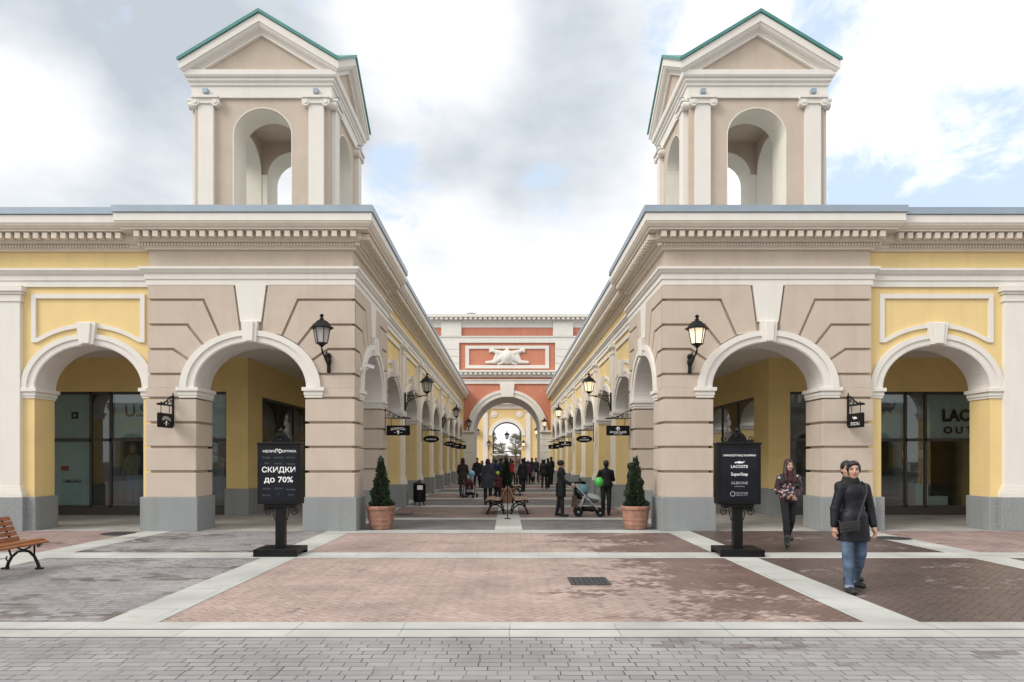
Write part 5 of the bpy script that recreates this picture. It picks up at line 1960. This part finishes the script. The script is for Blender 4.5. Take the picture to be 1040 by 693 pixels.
# ------------------------------------------------------------------ planters
def conifer_mesh(seed, Ht, rad, n=4200, size=0.055):
    r = random.Random(seed)
    b = MB()
    for i in range(n):
        t = 1 - math.sqrt(r.random())
        z = t * Ht
        ang = r.uniform(0, 2 * math.pi)
        lump = 1 + 0.17 * math.sin(ang * 3 + z * 9 + seed) + 0.15 * math.sin(ang * 5 - z * 15 + seed * 2) + (r.uniform(0.05, 0.28) if r.random() < 0.045 else 0)
        prof = rad * (1 - t) ** 0.95 * (0.9 + 0.1 * math.sin(z * 22)) * lump + 0.012
        rr = prof * (0.45 + 0.55 * math.sqrt(r.random()))
        c = Vector((rr * math.cos(ang), rr * math.sin(ang), z))
        up = Vector((math.cos(ang) * 0.7 + r.uniform(-.4, .4), math.sin(ang) * 0.7 + r.uniform(-.4, .4), r.uniform(0.3, 1.1))).normalized()
        sd_ = up.cross(Vector((r.uniform(-1, 1), r.uniform(-1, 1), r.uniform(-1, 1)))).normalized()
        L = size * r.uniform(0.6, 1.3)
        w = L * 0.32
        p = [c - sd_ * w * 0.5, c + up * L * 0.55 - sd_ * w, c + up * L * 1.1, c + up * L * 0.55 + sd_ * w, c + sd_ * w * 0.5]
        b.add([tuple(q) for q in p], [(0, 1, 2, 3, 4)])
    return b


def potted(x, y, seed, label, Ht=1.30, rad=0.30):
    pot = empty("flower_pot", (x, y, 0.009))
    tag(pot, label.replace("conifer growing in", "round rimmed pot holding the conifer,"), "pot")
    return pot


def planter(x, y, seed, plabel, tlabel, Ht=1.28, rad=0.265, s=1.0):
    b = MB()
    b.smooth = False
    b.lathe([(0.24 * s, 0.0), (0.262 * s, 0.01), (0.27 * s, 0.06), (0.275 * s, 0.10), (0.29 * s, 0.105), (0.295 * s, 0.15), (0.30 * s, 0.22), (0.315 * s, 0.225), (0.318 * s, 0.26), (0.31 * s, 0.265), (0.335 * s, 0.46), (0.36 * s, 0.49), (0.365 * s, 0.50), (0.37 * s, 0.555), (0.345 * s, 0.575), (0.32 * s, 0.57), (0.31 * s, 0.53)], (0, 0, 0), 40)
    o = b.build("flower_pot", TERRA, None, loc=(x, y, 0.009))
    tag(o, plabel, "pot", "terracotta pots with conifers")
    b = MB()
    b.lathe([(0.005, 0.53), (0.305 * s, 0.531), (0.305 * s, 0.50)], (0, 0, 0), 24)
    b.build("soil", SOIL, o)
    t = empty("potted_conifer", (x, y, 0.54))
    tag(t, tlabel, "tree", "small conifers in pots")
    conifer_mesh(seed, Ht, rad).build("crown", NEEDLE, t, recalc=False)
    b = MB()
    b.tube([(0, 0, -0.02), (0.005, 0, 0.5), (0, 0, Ht * 0.9)], [0.025, 0.018, 0.006], 7)
    b.build("trunk", BARK, t)


planter(-3.17, 16.95, 1, "terracotta pot standing at the corner pier with the security camera", "cone shaped dark conifer in the terracotta pot below the security camera")
planter(3.15, 16.95, 2, "terracotta pot standing at the corner pier below the glowing lantern", "cone shaped dark conifer in the terracotta pot beside the man in black")
planter(-0.06, 27.0, 3, "terracotta pot at the end of the back to back benches", "slim dark conifer rising behind the back to back benches", 1.33, 0.24)


# ------------------------------------------------------------------ benches (face +X in their own frame, length along Y)
def bench_proto(wood):
    root = empty("park_bench", (0, 0, 0))
    Lb = 1.75
    seat_prof = [(0.56, 0.425), (0.49, 0.455), (0.41, 0.455), (0.33, 0.445), (0.25, 0.435), (0.175, 0.435)]
    back_prof = [(0.10, 0.47), (0.055, 0.55), (0.02, 0.63), (-0.01, 0.71), (-0.05, 0.785)]

    def slats(prof, nm):
        b = MB()
        for i, (x, z) in enumerate(prof):
            p0 = prof[max(i - 1, 0)]
            p1 = prof[min(i + 1, len(prof) - 1)]
            ang = math.atan2(p1[1] - p0[1], p1[0] - p0[0])
            b.rbox((x, 0, z), (0.068, Lb, 0.026), -ang, 'y')
        return b.build(nm, wood, root, bevel=0.006)
    slats(seat_prof, "seat")
    slats(back_prof, "backrest")
    for y in (-Lb / 2 + 0.16, Lb / 2 - 0.16):
        b = MB()
        arc = [(0.02, y, 0.0), (0.05, y, 0.10), (0.11, y, 0.20), (0.20, y, 0.275), (0.29, y, 0.295), (0.38, y, 0.275), (0.46, y, 0.20), (0.51, y, 0.10), (0.54, y, 0.0)]
        b.tube(arc, [0.028, 0.024, 0.022, 0.021, 0.024, 0.021, 0.022, 0.024, 0.028], 8)
        for x in (0.0, 0.54):
            b.box(x - 0.05, x + 0.05, y - 0.03, y + 0.03, 0.0, 0.025)
        b.tube([(0.58, y, 0.40), (0.50, y, 0.425), (0.40, y, 0.43), (0.28, y, 0.415), (0.16, y, 0.40), (0.09, y, 0.46), (0.03, y, 0.57), (-0.03, y, 0.70), (-0.065, y, 0.79)], 0.018, 7)
        b.tube([(0.13, y, 0.41), (0.20, y, 0.33), (0.29, y, 0.30), (0.38, y, 0.34), (0.44, y, 0.42)], 0.014, 6)
        b.tube([(0.46, y, 0.22), (0.46, y, 0.43)], 0.014, 6)
        b.tube([(0.10, y, 0.19), (0.06, y, 0.30), (0.10, y, 0.45)], 0.016, 6)
        b.tube(spiral((0.53, 0.375), 0.03, 0.01, 1.2, R(90), lambda a, c: (a, y, c)), 0.010, 5)
        b.tube([(0.05, y, 0.11), (0.01, y, 0.16), (0.03, y, 0.2)], 0.012, 5)
        b.build("leg", BLACK, root)
    return root


bp0 = bench_proto(WOOD)
bp0.location = (-7.96, 10.05, 0.009)
tag(bp0, "varnished orange brown slatted bench on black scroll legs beside the discount sign", "bench", "park benches")
bp1 = bench_proto(WOODOLD)
for i, (x, y, a, lab) in enumerate(((0.08, 22.2, 0, "weathered slat bench facing the stroller, nearer of the back to back pair"),
                                    (-0.12, 22.2, math.pi, "weathered slat bench backing onto the stroller side bench, by the parka woman"),
                                    (0.08, 33.0, 0, "farther slat bench behind the slim conifer facing the stroller side"),
                                    (-0.12, 33.0, math.pi, "farther slat bench behind the slim conifer facing the pushchair side"))):
    o = bp1 if i == 0 else copy_tree(bp1)
    o.location = (x, y, 0.009)
    o.rotation_euler = (0, 0, a)
    tag(o, lab, "bench", "park benches")

# slim post in front of the benches
b = MB()
b.lathe([(0.10, 0), (0.10, 0.012), (0.014, 0.02), (0.012, 0.95), (0.02, 0.96), (0.02, 0.99), (0.004, 1.0)], (0, 0, 0), 10)
tag(b.build("slim_post", BLACK, None, loc=ground_at(515.5, 19.8)), "slim black post standing before the back to back benches", "post")


# ------------------------------------------------------------------ litter bins
def bin_(x, y, label, rz):
    root = empty("litter_bin", (x, y, 0.009), rz)
    tag(root, label, "bin", "black litter bins")
    b = MB()
    b.lathe([(0.19, 0.14), (0.215, 0.16), (0.22, 0.17), (0.222, 0.78), (0.215, 0.80)], (0, 0, 0), 20)
    for k in range(20):
        t = 2 * math.pi * k / 20
        b.rbox((0.226 * math.cos(t), 0.226 * math.sin(t), 0.47), (0.012, 0.045, 0.58), t)
    b.build("bin_body", BLACKP, root)
    b = MB()
    b.lathe([(0.235, 0.79), (0.24, 0.80), (0.24, 0.83), (0.05, 0.90), (0.03, 0.95), (0.005, 0.97)], (0, 0, 0), 20)
    b.build("lid", BLACKP, root)
    b = MB()
    b.box(-0.1, 0.1, -0.245, -0.225, 0.60, 0.76)
    b.build("plate", CHROME, root)
    for k in range(3):
        t = 2 * math.pi * k / 3 + 0.5
        b = MB()
        b.tube([(0.16 * math.cos(t), 0.16 * math.sin(t), 0.18), (0.2 * math.cos(t), 0.2 * math.sin(t), 0.02), (0.23 * math.cos(t), 0.23 * math.sin(t), 0.0)], 0.02, 6)
        b.build("leg", BLACK, root)


bin_(-3.28, 25.3, "black round litter bin before the wall across from the stroller", 0.2)
bin_(2.85, 27.0, "black round litter bin behind the stroller", -0.3)


# ------------------------------------------------------------------ stroller, pushchair, balloons
def wheel(parent, c, r, axis='y', w=0.05):
    b = MB()
    b.lathe([(r * 0.8, -w / 2), (r * 0.97, -w / 2), (r, -w / 4), (r, w / 4), (r * 0.97, w / 2), (r * 0.8, w / 2)], c, 20, axis)
    o = b.build("wheel", BLACKP, parent)
    b = MB()
    b.lathe([(r * 0.8, -w * 0.3), (r * 0.8, w * 0.3)], c, 20, axis)
    b.lathe([(r * 0.2, -w * 0.6), (r * 0.2, w * 0.6)], c, 10, axis)
    b.build("rim", CHROME, o)
    return o


def stroller(loc, rz, label, s=1.0, seatm=None, canopy=None):
    """pushed towards +X in its own frame"""
    root = empty("stroller", loc, rz)
    root.scale = (s, s, s)
    tag(root, label, "stroller")
    b = MB()
    for y in (-0.24, 0.24):
        b.tube([(-0.40, y, 1.0), (-0.30, y, 0.96), (0.42, y, 0.14)], 0.016, 7)
        b.tube([(-0.12, y, 0.62), (0.14, y, 0.46)], 0.014, 6)
        b.tube([(-0.02, y, 0.66), (-0.20, y, 0.16)], 0.014, 6)
    b.tube([(-0.20, -0.24, 0.16), (-0.20, 0.24, 0.16)], 0.012, 6)
    b.tube([(0.42, -0.24, 0.14), (0.42, 0.24, 0.14)], 0.012, 6)
    b.build("frame", CHROME, root)
    b = MB()
    b.tube([(-0.30, -0.24, 0.97), (-0.42, -0.22, 1.02), (-0.44, 0, 1.03), (-0.42, 0.22, 1.02), (-0.30, 0.24, 0.97)], 0.02, 7)
    b.build("handle", BLACKP, root)
    for (x, r) in ((-0.22, 0.145), (0.43, 0.12)):
        for y in (-0.27, 0.27):
            wheel(root, (x, y, r), r)
    sdf_obj("seat", [('c', (-0.13, -0.16, 0.72), (0.10, -0.16, 0.50), 0.07, 0.06), ('c', (-0.13, 0.16, 0.72), (0.10, 0.16, 0.50), 0.07, 0.06), ('c', (0.10, -0.16, 0.50), (0.33, -0.16, 0.47), 0.055, 0.05), ('c', (0.10, 0.16, 0.50), (0.33, 0.16, 0.47), 0.055, 0.05),
                     ('c', (0, -0.12, 0.58), (0, 0.12, 0.58), 0.07, 0.07), ('c', (0.25, -0.12, 0.48), (0.25, 0.12, 0.48), 0.055, 0.055)], 0.02, seatm or cloth("stroller_grey_fabric", (0.06, 0.07, 0.08)), root, k=0.05)
    sdf_obj("canopy", [('e', (-0.06, 0, 0.80), (0.20, 0.23, 0.17), 0)], 0.02, canopy or cloth("stroller_teal_fabric", (0.10, 0.22, 0.25)), root, subs=[('e', (0.10, 0, 0.68), (0.22, 0.19, 0.20), 0)])
    sdf_obj("basket", [('c', (-0.15, -0.17, 0.22), (-0.15, 0.17, 0.22), 0.07, 0.07), ('c', (0.22, -0.17, 0.22), (0.22, 0.17, 0.22), 0.07, 0.07), ('c', (-0.15, 0, 0.22), (0.22, 0, 0.22), 0.075, 0.075)], 0.02, BLACKP, root, k=0.08)
    sdf_obj("blanket", [('c', (0.08, 0, 0.58), (0.36, 0, 0.50), 0.15, 0.12, 1, 1.2)], 0.02, cloth("pale_blanket", (0.34, 0.38, 0.38)), root, subs=[('e', (0.2, 0, 0.32), (0.4, 0.4, 0.2), 0)])


gx = ground_at(594.5, 20.7)
stroller(gx, R(-4), "grey and teal stroller with chrome frame pushed by the woman in a beret")
gx2 = ground_at(477.0, 30.3)
stroller(gx2, R(75), "small dark pushchair in front of the brown coated woman", 0.85, cloth("maroon_pram_fabric", (0.10, 0.02, 0.03)), cloth("maroon_pram_fabric", (0, 0, 0)))
b = MB()
b.tube([(-0.05, 0, 0.20), (-0.03, 0, 0.36), (0.03, 0, 0.36), (0.05, 0, 0.20)], 0.008, 5)
b.add([(-0.10, -0.05, -0.12), (0.10, -0.05, -0.12), (0.10, 0.05, -0.12), (-0.10, 0.05, -0.12), (-0.065, -0.03, 0.21), (0.065, -0.03, 0.21), (0.065, 0.03, 0.21), (-0.065, 0.03, 0.21)], [(3, 2, 1, 0), (4, 5, 6, 7), (0, 1, 5, 4), (1, 2, 6, 5), (2, 3, 7, 6), (3, 0, 4, 7)])
hb = b.build("handbag", mat("brown_leather", (0.06, 0.03, 0.02), 0.5, var=0.3, scale=6), bevel=0.015)
p = at(583.5, 511, 20.35)
hb.location = (p[0], p[1], p[2])
tag(hb, "brown leather handbag hanging from the stroller's handle", "bag")


def balloon(pos, r, col, to, label):
    root = empty("balloon", pos)
    tag(root, label, "balloon")
    m = mat("latex_" + label.split()[0], col, 0.25, spec=0.5)
    b = MB()
    b.smooth = True
    prof = [(0.003, -1.28), (0.10, -1.24), (0.05, -1.18)] + [(math.sin(math.pi * t / 16) * (1 if t > 8 else 0.86 + 0.14 * t / 8), -math.cos(math.pi * t / 16) * (1 if t > 8 else 1.15)) for t in range(1, 16)] + [(0.003, 1.0)]
    b.lathe([(a * r, c * r) for a, c in prof], (0, 0, 0), 24)
    b.build("balloon_skin", m, root)
    b = MB()
    d = Vector(to) - Vector(pos)
    b.tube([(0, 0, -1.25 * r), (d.x * 0.4 + 0.02, d.y * 0.4, -1.25 * r + (d.z + 1.25 * r) * 0.5), tuple(d)], 0.004, 4)
    b.build("string", mat("white_string", (0.6, 0.6, 0.6), 0.8), root)


bpos = at(608.3, 489.5, 20.3)
balloon(bpos, 0.14, (0.08, 0.52, 0.09), at(602, 508, 20.5), "green balloon tied to the front of the stroller")
bpos = at(479.0, 481.5, 29.9)
balloon(bpos, 0.15, (0.20, 0.42, 0.62), at(477.5, 490, 30.2), "blue balloon tied to the dark pushchair")

# ------------------------------------------------------------------ security camera
root = empty("security_camera", (-3.72, 17.1, 3.98))
tag(root, "white security camera on the corner pier above the potted conifer", "camera")
b = MB()
b.lathe([(0.06, 0), (0.06, 0.03), (0.03, 0.04)], (0, 0, 0), 12, 'x')
b.tube([(0.03, 0, 0), (0.17, -0.02, 0.0), (0.24, -0.05, 0.06)], 0.02, 8)
b.build("bracket", CAMW, root)
b = MB()
b.rbox((0.25, -0.06, 0.08), (0.24, 0.075, 0.07), R(20), 'y')
b.rbox((0.26, -0.06, 0.122), (0.28, 0.10, 0.012), R(20), 'y')
b.build("housing", CAMW, root, bevel=0.01)


# ------------------------------------------------------------------ covers in the paving
def grate(x0, x1, y0, y1, label):
    root = empty("drain_grate", ((x0 + x1) / 2, (y0 + y1) / 2, 0))
    tag(root, label, "drain grate")
    hx, hy = (x1 - x0) / 2, (y1 - y0) / 2
    b = MB()
    b.box(-hx, hx, -hy, hy, 0.0042, 0.0075)
    b.build("backing", mat("slot_dark", (0, 0, 0)), root)
    b = MB()
    for i in range(8):
        for j in range(8):
            cx, cy = -hx + (i + 0.5) * 2 * hx / 8, -hy + (j + 0.5) * 2 * hy / 8
            b.box(cx - hx / 11, cx + hx / 11, cy - hy / 11, cy + hy / 11, 0.006, 0.014)
    b.ring([(-hx, -hy), (hx, -hy), (hx, hy), (-hx, hy)], [(-hx + .03, -hy + .03), (hx - .03, -hy + .03), (hx - .03, hy - .03), (-hx + .03, hy - .03)], lambda u, z, d: (u, z, d), 0.013, 0.005, closed=True)
    b.build("grid", GRATEM, root)


grate(0.84, 1.40, 9.42, 10.02, "square cast iron drain grate set in the damp pink central paving")
grate(-3.55, -3.0, 21.0, 21.7, "dark drain grate in the street paving near the litter bin")


def manhole(x, y, label):
    b = MB()
    b.lathe([(0.36, 0.005), (0.36, 0.014), (0.33, 0.015), (0.325, 0.011), (0.01, 0.011)], (0, 0, 0), 30)
    for k in range(5):
        b.box(-0.28, 0.28, -0.24 + k * 0.12 - 0.02, -0.24 + k * 0.12 + 0.02, 0.0105, 0.016)
    tag(b.build("manhole_cover", GRATEM, None, loc=(x, y, 0.0)), label, "manhole cover")


manhole(-9.1, 15.9, "round dark manhole cover in the pink paving before the yellow arch with the poster")
manhole(8.42, 14.95, "round dark manhole cover near the pier with the crocodile sign")

# ------------------------------------------------------------------ cartouche on the red gate
V_ = []
for sg in (-1, 1):
    V_ += [('c', (sg * 0.5, 0, 0.25), (sg * 1.25, 0, 0.50), 0.24, 0.14, 1, 0.6), ('c', (sg * 1.25, 0, 0.50), (sg * 1.5, 0, 0.38), 0.14, 0.09, 1, 0.7), ('c', (sg * 0.5, 0, -0.1), (sg * 1.05, 0, -0.45), 0.30, 0.16, 1, 0.6),
           ('c', (sg * 1.05, 0, -0.48), (sg * 1.8, 0, -0.52), 0.16, 0.12, 1, 0.7), ('c', (sg * 0.9, 0, 0.1), (sg * 1.1, 0, -0.3), 0.16, 0.14, 1, 0.6), ('c', (sg * 0.4, 0, -0.55), (sg * 0.8, 0, -0.68), 0.12, 0.09, 1, 0.7), ('c', (sg * 1.5, 0, 0.55), (sg * 1.25, 0, 0.66), 0.1, 0.07)]
V_ += [('e', (0, -0.04, -0.05), (0.62, 0.22, 0.62), 0), ('c', (0, 0, 0.5), (0, 0, 0.72), 0.17, 0.10, 1, 0.8), ('e', (0, -0.15, -0.02), (0.36, 0.2, 0.42), 0)]
ct = sdf_obj("relief_ornament", V_, 0.05, WHITE, gate_root, k=0.05)
ct.location = (0, -0.08, 10.62)


# ------------------------------------------------------------------ far yellow gate with arch and what lies beyond
def far_gate():
    root = empty("far_gate", (0, 95, 0))
    tag(root, "pale yellow far gate with white pilasters seen through the red archway", "building")
    mp = lambda u, z, d: (u, -d, z)
    A, ZA = 2.06, 4.95
    b = MB()
    b.prism([(-14, 0), (-A, 0), (-A, ZA)] + ell(0, A, ZA, 1.9, 24)[1:-1] + [(A, ZA), (A, 0), (14, 0), (14, 10.4), (-14, 10.4)], mp, 0, -3.0)
    b.build("wall", YELLOW, root)
    b = MB()
    b.ring(ell(0, A + 0.5, ZA, 2.4, 24), ell(0, A, ZA, 1.9, 24), mp, 0.12, -0.02)
    b.build("archivolt", CREAM, root)
    b = MB()
    b.ring(ell(0, A, ZA, 1.9, 24), ell(0, A - 0.04, ZA, 1.86, 24), mp, 0.0, -3.01)
    b.build("arch_lining", mat("bronze_arch_lining", (0.16, 0.12, 0.08), 0.7), root)
    for x in (-3.0, 2.95, -6.0, 5.9):
        b = MB()
        b.box(x - 0.32, x + 0.32, -0.2, 0.02, 0.6, 8.6)
        b.box(x - 0.42, x + 0.42, -0.3, 0.02, 8.3, 8.7)
        b.build("pilaster", WHITE, root)
    b = MB()
    b.sweep([(0, 8.7), (0.15, 8.7), (0.2, 9.1), (0.6, 9.3), (0.6, 9.7), (0, 9.75)], [(-14, 0), (14, 0)], [(0, -1), (0, -1)])
    b.build("cornice", WHITE, root)
    for x in (-1.8, 1.75):
        b = MB()
        b.lathe([(0.02, 0), (0.42, 0.0), (0.45, 0.06), (0.3, 0.1), (0.28, 0.06), (0.12, 0.08), (0.1, 0.16), (0.01, 0.18)], (x, -0.02, 7.9), 16, 'y')
        b.v = [(v[0], -0.01 - abs(v[1] + 0.02), v[2]) for v in b.v]
        b.build("rosette", CREAM, root)
    b = MB()
    for sg in (-1, 1):
        xa, xb = sorted((sg * A, sg * 14))
        b.box(xa, xb, -0.1, 0.0, 0, 0.6)
    b.build("plinth", PLINTH, root)


far_gate()
for (x, y, z, lab, sc_) in ((-2.5, 94.6, 3.3, "small lantern on the far yellow gate beside the arch, pushchair side", 1.3), (2.3, 94.6, 3.3, "small lantern on the far yellow gate beside the arch, stroller side", 1.3),
                            (-4.15, 94.6, 4.9, "large lantern on the far yellow gate outside its pilaster, pushchair side", 1.5), (4.1, 94.6, 4.9, "large lantern on the far yellow gate outside its pilaster, stroller side", 1.5)):
    root = empty("gate_lantern", (x, y, z))
    tag(root, lab, "lamp", "lanterns on the far gate")
    b = MB()
    b.tube([(0, 0.4, -0.3), (0, 0.1, -0.2), (0, 0, 0.0)], 0.04, 6)
    b.build("bracket", BLACK, root)
    lantern(root, sc_, x > 0)
root = empty("hanging_lantern", (0.0, 95.5, 4.35))
tag(root, "black lantern hanging on a chain in the middle of the far arch", "lamp")
b = MB()
b.tube([(0, 0, 1.2), (0, 0, 2.5)], 0.02, 5)
b.build("chain", BLACK, root)
lantern(root, 1.5, False)


# white frame seen over the crowd
b = MB()
for x in (0.0, 1.7):
    b.box(x - 0.07, x + 0.07, -0.05, 0.05, 0, 2.4)
b.box(-0.07, 1.77, -0.05, 0.05, 2.15, 2.3)
tag(b.build("white_frame", CAMW, None, loc=(-1.75, 76, 0.005)), "white square frame of posts standing behind the crowd under the gate", "frame")


# trees beyond the far gate
def bare_leaf_tree(x, y, Ht, rad, seed, leafm, label, n=2200, conif=False):
    r = random.Random(seed)
    root = empty("spruce_tree" if conif else "birch_tree", (x, y, 0))
    tag(root, label, "tree", "trees beyond the far gate")
    b = MB()
    b.tube([(0, 0, 0), (0.1, 0, Ht * 0.5), (0, 0, Ht * 0.97)], [0.16, 0.1, 0.02], 7)
    cl = []
    for i in range(40 if conif else 22):
        t = r.uniform(0.12, 0.97) if conif else r.uniform(0.3, 0.95)
        a = r.uniform(0, 6.283)
        ln = rad * ((1 - t) * 1.0 + 0.06) if conif else rad * math.sin(math.pi * min(1, t * 0.95)) * r.uniform(0.6, 1.1)
        e = (ln * math.cos(a), ln * math.sin(a), Ht * t + (-0.25 * ln if conif else 0.6 * ln))
        b.tube([(0, 0, Ht * t), (e[0] * 0.5, e[1] * 0.5, (Ht * t + e[2]) / 2 + 0.1), e], [0.05, 0.03, 0.012], 5)
        cl.append(((0, 0, Ht * t), e))
    b.build("trunk", BARK, root)
    b = MB()
    for i in range(n):
        s0, e = r.choice(cl)
        t = r.uniform(0.25, 1.08)
        c = Vector(s0).lerp(Vector(e), t) + Vector((r.gauss(0, .16), r.gauss(0, .16), r.gauss(0, .16)))
        d = Vector((r.uniform(-1, 1), r.uniform(-1, 1), r.uniform(-1, 0.6))).normalized()
        u = d.orthogonal().normalized()
        L = r.uniform(0.08, 0.2)
        b.add([tuple(c), tuple(c + d * L * .5 + u * L * .35), tuple(c + d * L), tuple(c + d * L * .5 - u * L * .35)], [(0, 1, 2, 3)])
    b.build("crown", leafm, root, recalc=False)


LEAFA = mat("autumn_leaf", (0.26, 0.23, 0.15), 0.7, var=0.5, scale=3)
LEAFB = mat("spruce_leaf", (0.10, 0.13, 0.09), 0.7, var=0.5, scale=3)
bare_leaf_tree(-2.3, 112, 7.4, 1.5, 11, LEAFB, "dark spruce at the pushchair side edge of the far arch", 6500, True)
bare_leaf_tree(-1.0, 124, 4.6, 1.3, 12, LEAFA, "low brownish tree beside the spruce beyond the far arch", 4200)
bare_leaf_tree(1.5, 120, 6.2, 1.3, 13, LEAFA, "thin half bare birch at the stroller side of the far arch", 3600)
bare_leaf_tree(2.8, 126, 6.8, 1.4, 14, LEAFB, "taller green birch at the edge of the far arch", 4200)
root = empty("distant_fence", (0, 140, 0))
tag(root, "long brownish timber fence with a rail crossing the far arch view", "fence")
b = MB()
b.box(-25, 25, -0.1, 0.1, 0, 2.4)
b.build("fence_panel", mat("fence_wood", (0.18, 0.14, 0.11), 0.8, var=0.4, scale=1.5), root)
b = MB()
b.box(-25, 25, -0.15, 0.15, 3.1, 3.35)
for i in range(13):
    b.box(-24 + i * 4 - 0.08, -24 + i * 4 + 0.08, -0.12, 0.12, 0, 3.2)
b.build("rail", mat("fence_rail", (0.10, 0.07, 0.055), 0.8), root)

# ------------------------------------------------------------------ sky and sun
SUN_EL, SUN_AZ = 40, -122      # azimuth from the viewing direction, negative = left
w = bpy.data.worlds.new("World")
scene.world = w
w.use_nodes = True
nt = w.node_tree
N, Lk = nt.nodes, nt.links
bg = N["Background"]
bg.inputs["Strength"].default_value = 0.1
sky = N.new("ShaderNodeTexSky")
sky.sky_type = 'NISHITA'
sky.sun_disc = False
sky.sun_elevation = R(SUN_EL)
sky.sun_rotation = R(SUN_AZ)
sky.air_density = 1.0
sky.dust_density = 2.0
tc = N.new("ShaderNodeTexCoord")
nrmz = N.new("ShaderNodeVectorMath")
nrmz.operation = 'NORMALIZE'
Lk.new(tc.outputs["Generated"], nrmz.inputs[0])


def wmath(op, a, b_=None, c=None, clamp=False):
    x = N.new("ShaderNodeMath")
    x.operation = op
    x.use_clamp = clamp
    for i, v in enumerate((a, b_, c)):
        if v is None:
            continue
        if isinstance(v, (int, float)):
            x.inputs[i].default_value = v
        else:
            Lk.new(v, x.inputs[i])
    return x.outputs[0]


def blob(px, py, deg, soft=1.0):
    """1 at a direction of the sky, falling to 0 deg degrees away"""
    d = Vector((px - 514.5, 693, 466 - py)).normalized()
    dt = N.new("ShaderNodeVectorMath")
    dt.operation = 'DOT_PRODUCT'
    Lk.new(nrmz.outputs[0], dt.inputs[0])
    dt.inputs[1].default_value = d
    mr = N.new("ShaderNodeMapRange")
    mr.interpolation_type = 'SMOOTHSTEP'
    mr.inputs[1].default_value = math.cos(R(deg))
    mr.inputs[2].default_value = 1
    Lk.new(dt.outputs["Value"], mr.inputs[0])
    return mr.outputs[0]


def wnoise(scale, detail, rough, stretch=(1, 1, 1.6), loc=(0, 0, 0), dist=0.0):
    mp = N.new("ShaderNodeMapping")
    mp.inputs["Scale"].default_value = stretch
    mp.inputs["Location"].default_value = loc
    Lk.new(nrmz.outputs[0], mp.inputs["Vector"])
    n = N.new("ShaderNodeTexNoise")
    n.inputs["Scale"].default_value = scale
    n.inputs["Detail"].default_value = detail
    n.inputs["Roughness"].default_value = rough
    n.inputs["Distortion"].default_value = dist
    Lk.new(mp.outputs[0], n.inputs["Vector"])
    return n.outputs["Fac"]


cover = wnoise(4.6, 10, 0.62, loc=(1.3, 0.4, 0.2), dist=0.3)
shade = wnoise(2.6, 8, 0.55, loc=(4.1, 2.0, 0.7))
# where the cloud deck is open, and where it is thick and grey
open_ = wmath('ADD', wmath('MULTIPLY', blob(930, 120, 18), 0.235), wmath('MULTIPLY', blob(1000, 190, 11), 0.20))
open_ = wmath('ADD', open_, wmath('MULTIPLY', blob(555, 205, 5.0), 0.36))
open_ = wmath('ADD', open_, wmath('MULTIPLY', blob(412, 193, 5.0), 0.30))
open_ = wmath('ADD', open_, wmath('MULTIPLY', blob(900, 20, 8), 0.15))
white = wmath('ADD', wmath('MULTIPLY', blob(1000, 60, 11), 0.35), wmath('MULTIPLY', blob(530, 270, 14), 0.2))
cv = wmath('ADD', wmath('SUBTRACT', wmath('ADD', cover, 0.14), open_), white)
mask = N.new("ShaderNodeMapRange")
mask.interpolation_type = 'SMOOTHSTEP'
mask.inputs[1].default_value = 0.38
mask.inputs[2].default_value = 0.54
Lk.new(cv, mask.inputs[0])
grey = wmath('ADD', wmath('MULTIPLY', blob(565, 90, 12.5), 0.38), wmath('MULTIPLY', blob(90, 90, 27), 0.32))
grey = wmath('ADD', grey, wmath('MULTIPLY', blob(400, 110, 9), 0.1))
grey = wmath('SUBTRACT', grey, wmath('MULTIPLY', blob(38, 106, 6.0), 0.17))
grey = wmath('SUBTRACT', grey, wmath('MULTIPLY', blob(20, 190, 7.0), 0.05))
grey = wmath('SUBTRACT', grey, wmath('MULTIPLY', blob(425, 35, 9.0), 0.30))
gv = wmath('ADD', grey, wmath('MULTIPLY_ADD', shade, 1.25, -0.63))
ramp = N.new("ShaderNodeValToRGB")
els = ramp.color_ramp.elements
els[0].position = 0.0
els[0].color = (8.0, 8.0, 8.0, 1)
els[1].position = 0.45
els[1].color = (3.6, 3.95, 4.35, 1)
e = els.new(0.14)
e.color = (6.2, 6.35, 6.55, 1)
Lk.new(gv, ramp.inputs["Fac"])
# pale blue of the open sky: the physical sky seen through thin bright haze
hz = N.new("ShaderNodeMix")
hz.data_type = 'RGBA'
hz.inputs[0].default_value = 0.74
hz.inputs[7].default_value = (5.0, 6.0, 7.2, 1)
Lk.new(sky.outputs[0], hz.inputs[6])
mx = N.new("ShaderNodeMix")
mx.data_type = 'RGBA'
Lk.new(mask.outputs[0], mx.inputs[0])
Lk.new(hz.outputs[2], mx.inputs[6])
Lk.new(ramp.outputs[0], mx.inputs[7])
Lk.new(mx.outputs[2], bg.inputs["Color"])

sl = bpy.data.lights.new("sun", 'SUN')
sl.energy = 1.5
sl.angle = R(30)
sl.color = (1.0, 0.95, 0.88)
so = bpy.data.objects.new("sun", sl)
COL.objects.link(so)
az = R(SUN_AZ)
dirv = Vector((math.sin(az) * math.cos(R(SUN_EL)), math.cos(az) * math.cos(R(SUN_EL)), math.sin(R(SUN_EL))))
so.rotation_euler = dirv.to_track_quat('Z', 'Y').to_euler()
so.location = (0, 0, 40)

scene.view_settings.view_transform = 'Standard'
scene.view_settings.look = 'None'
scene.view_settings.exposure = 0.70
scene.view_settings.gamma = 1.0
scene.view_settings.use_curve_mapping = False
scene.cycles.use_denoising = True
scene.cycles.max_bounces = 6
scene.cycles.diffuse_bounces = 4
scene.cycles.transparent_max_bounces = 12
scene.cycles.sample_clamp_indirect = 6
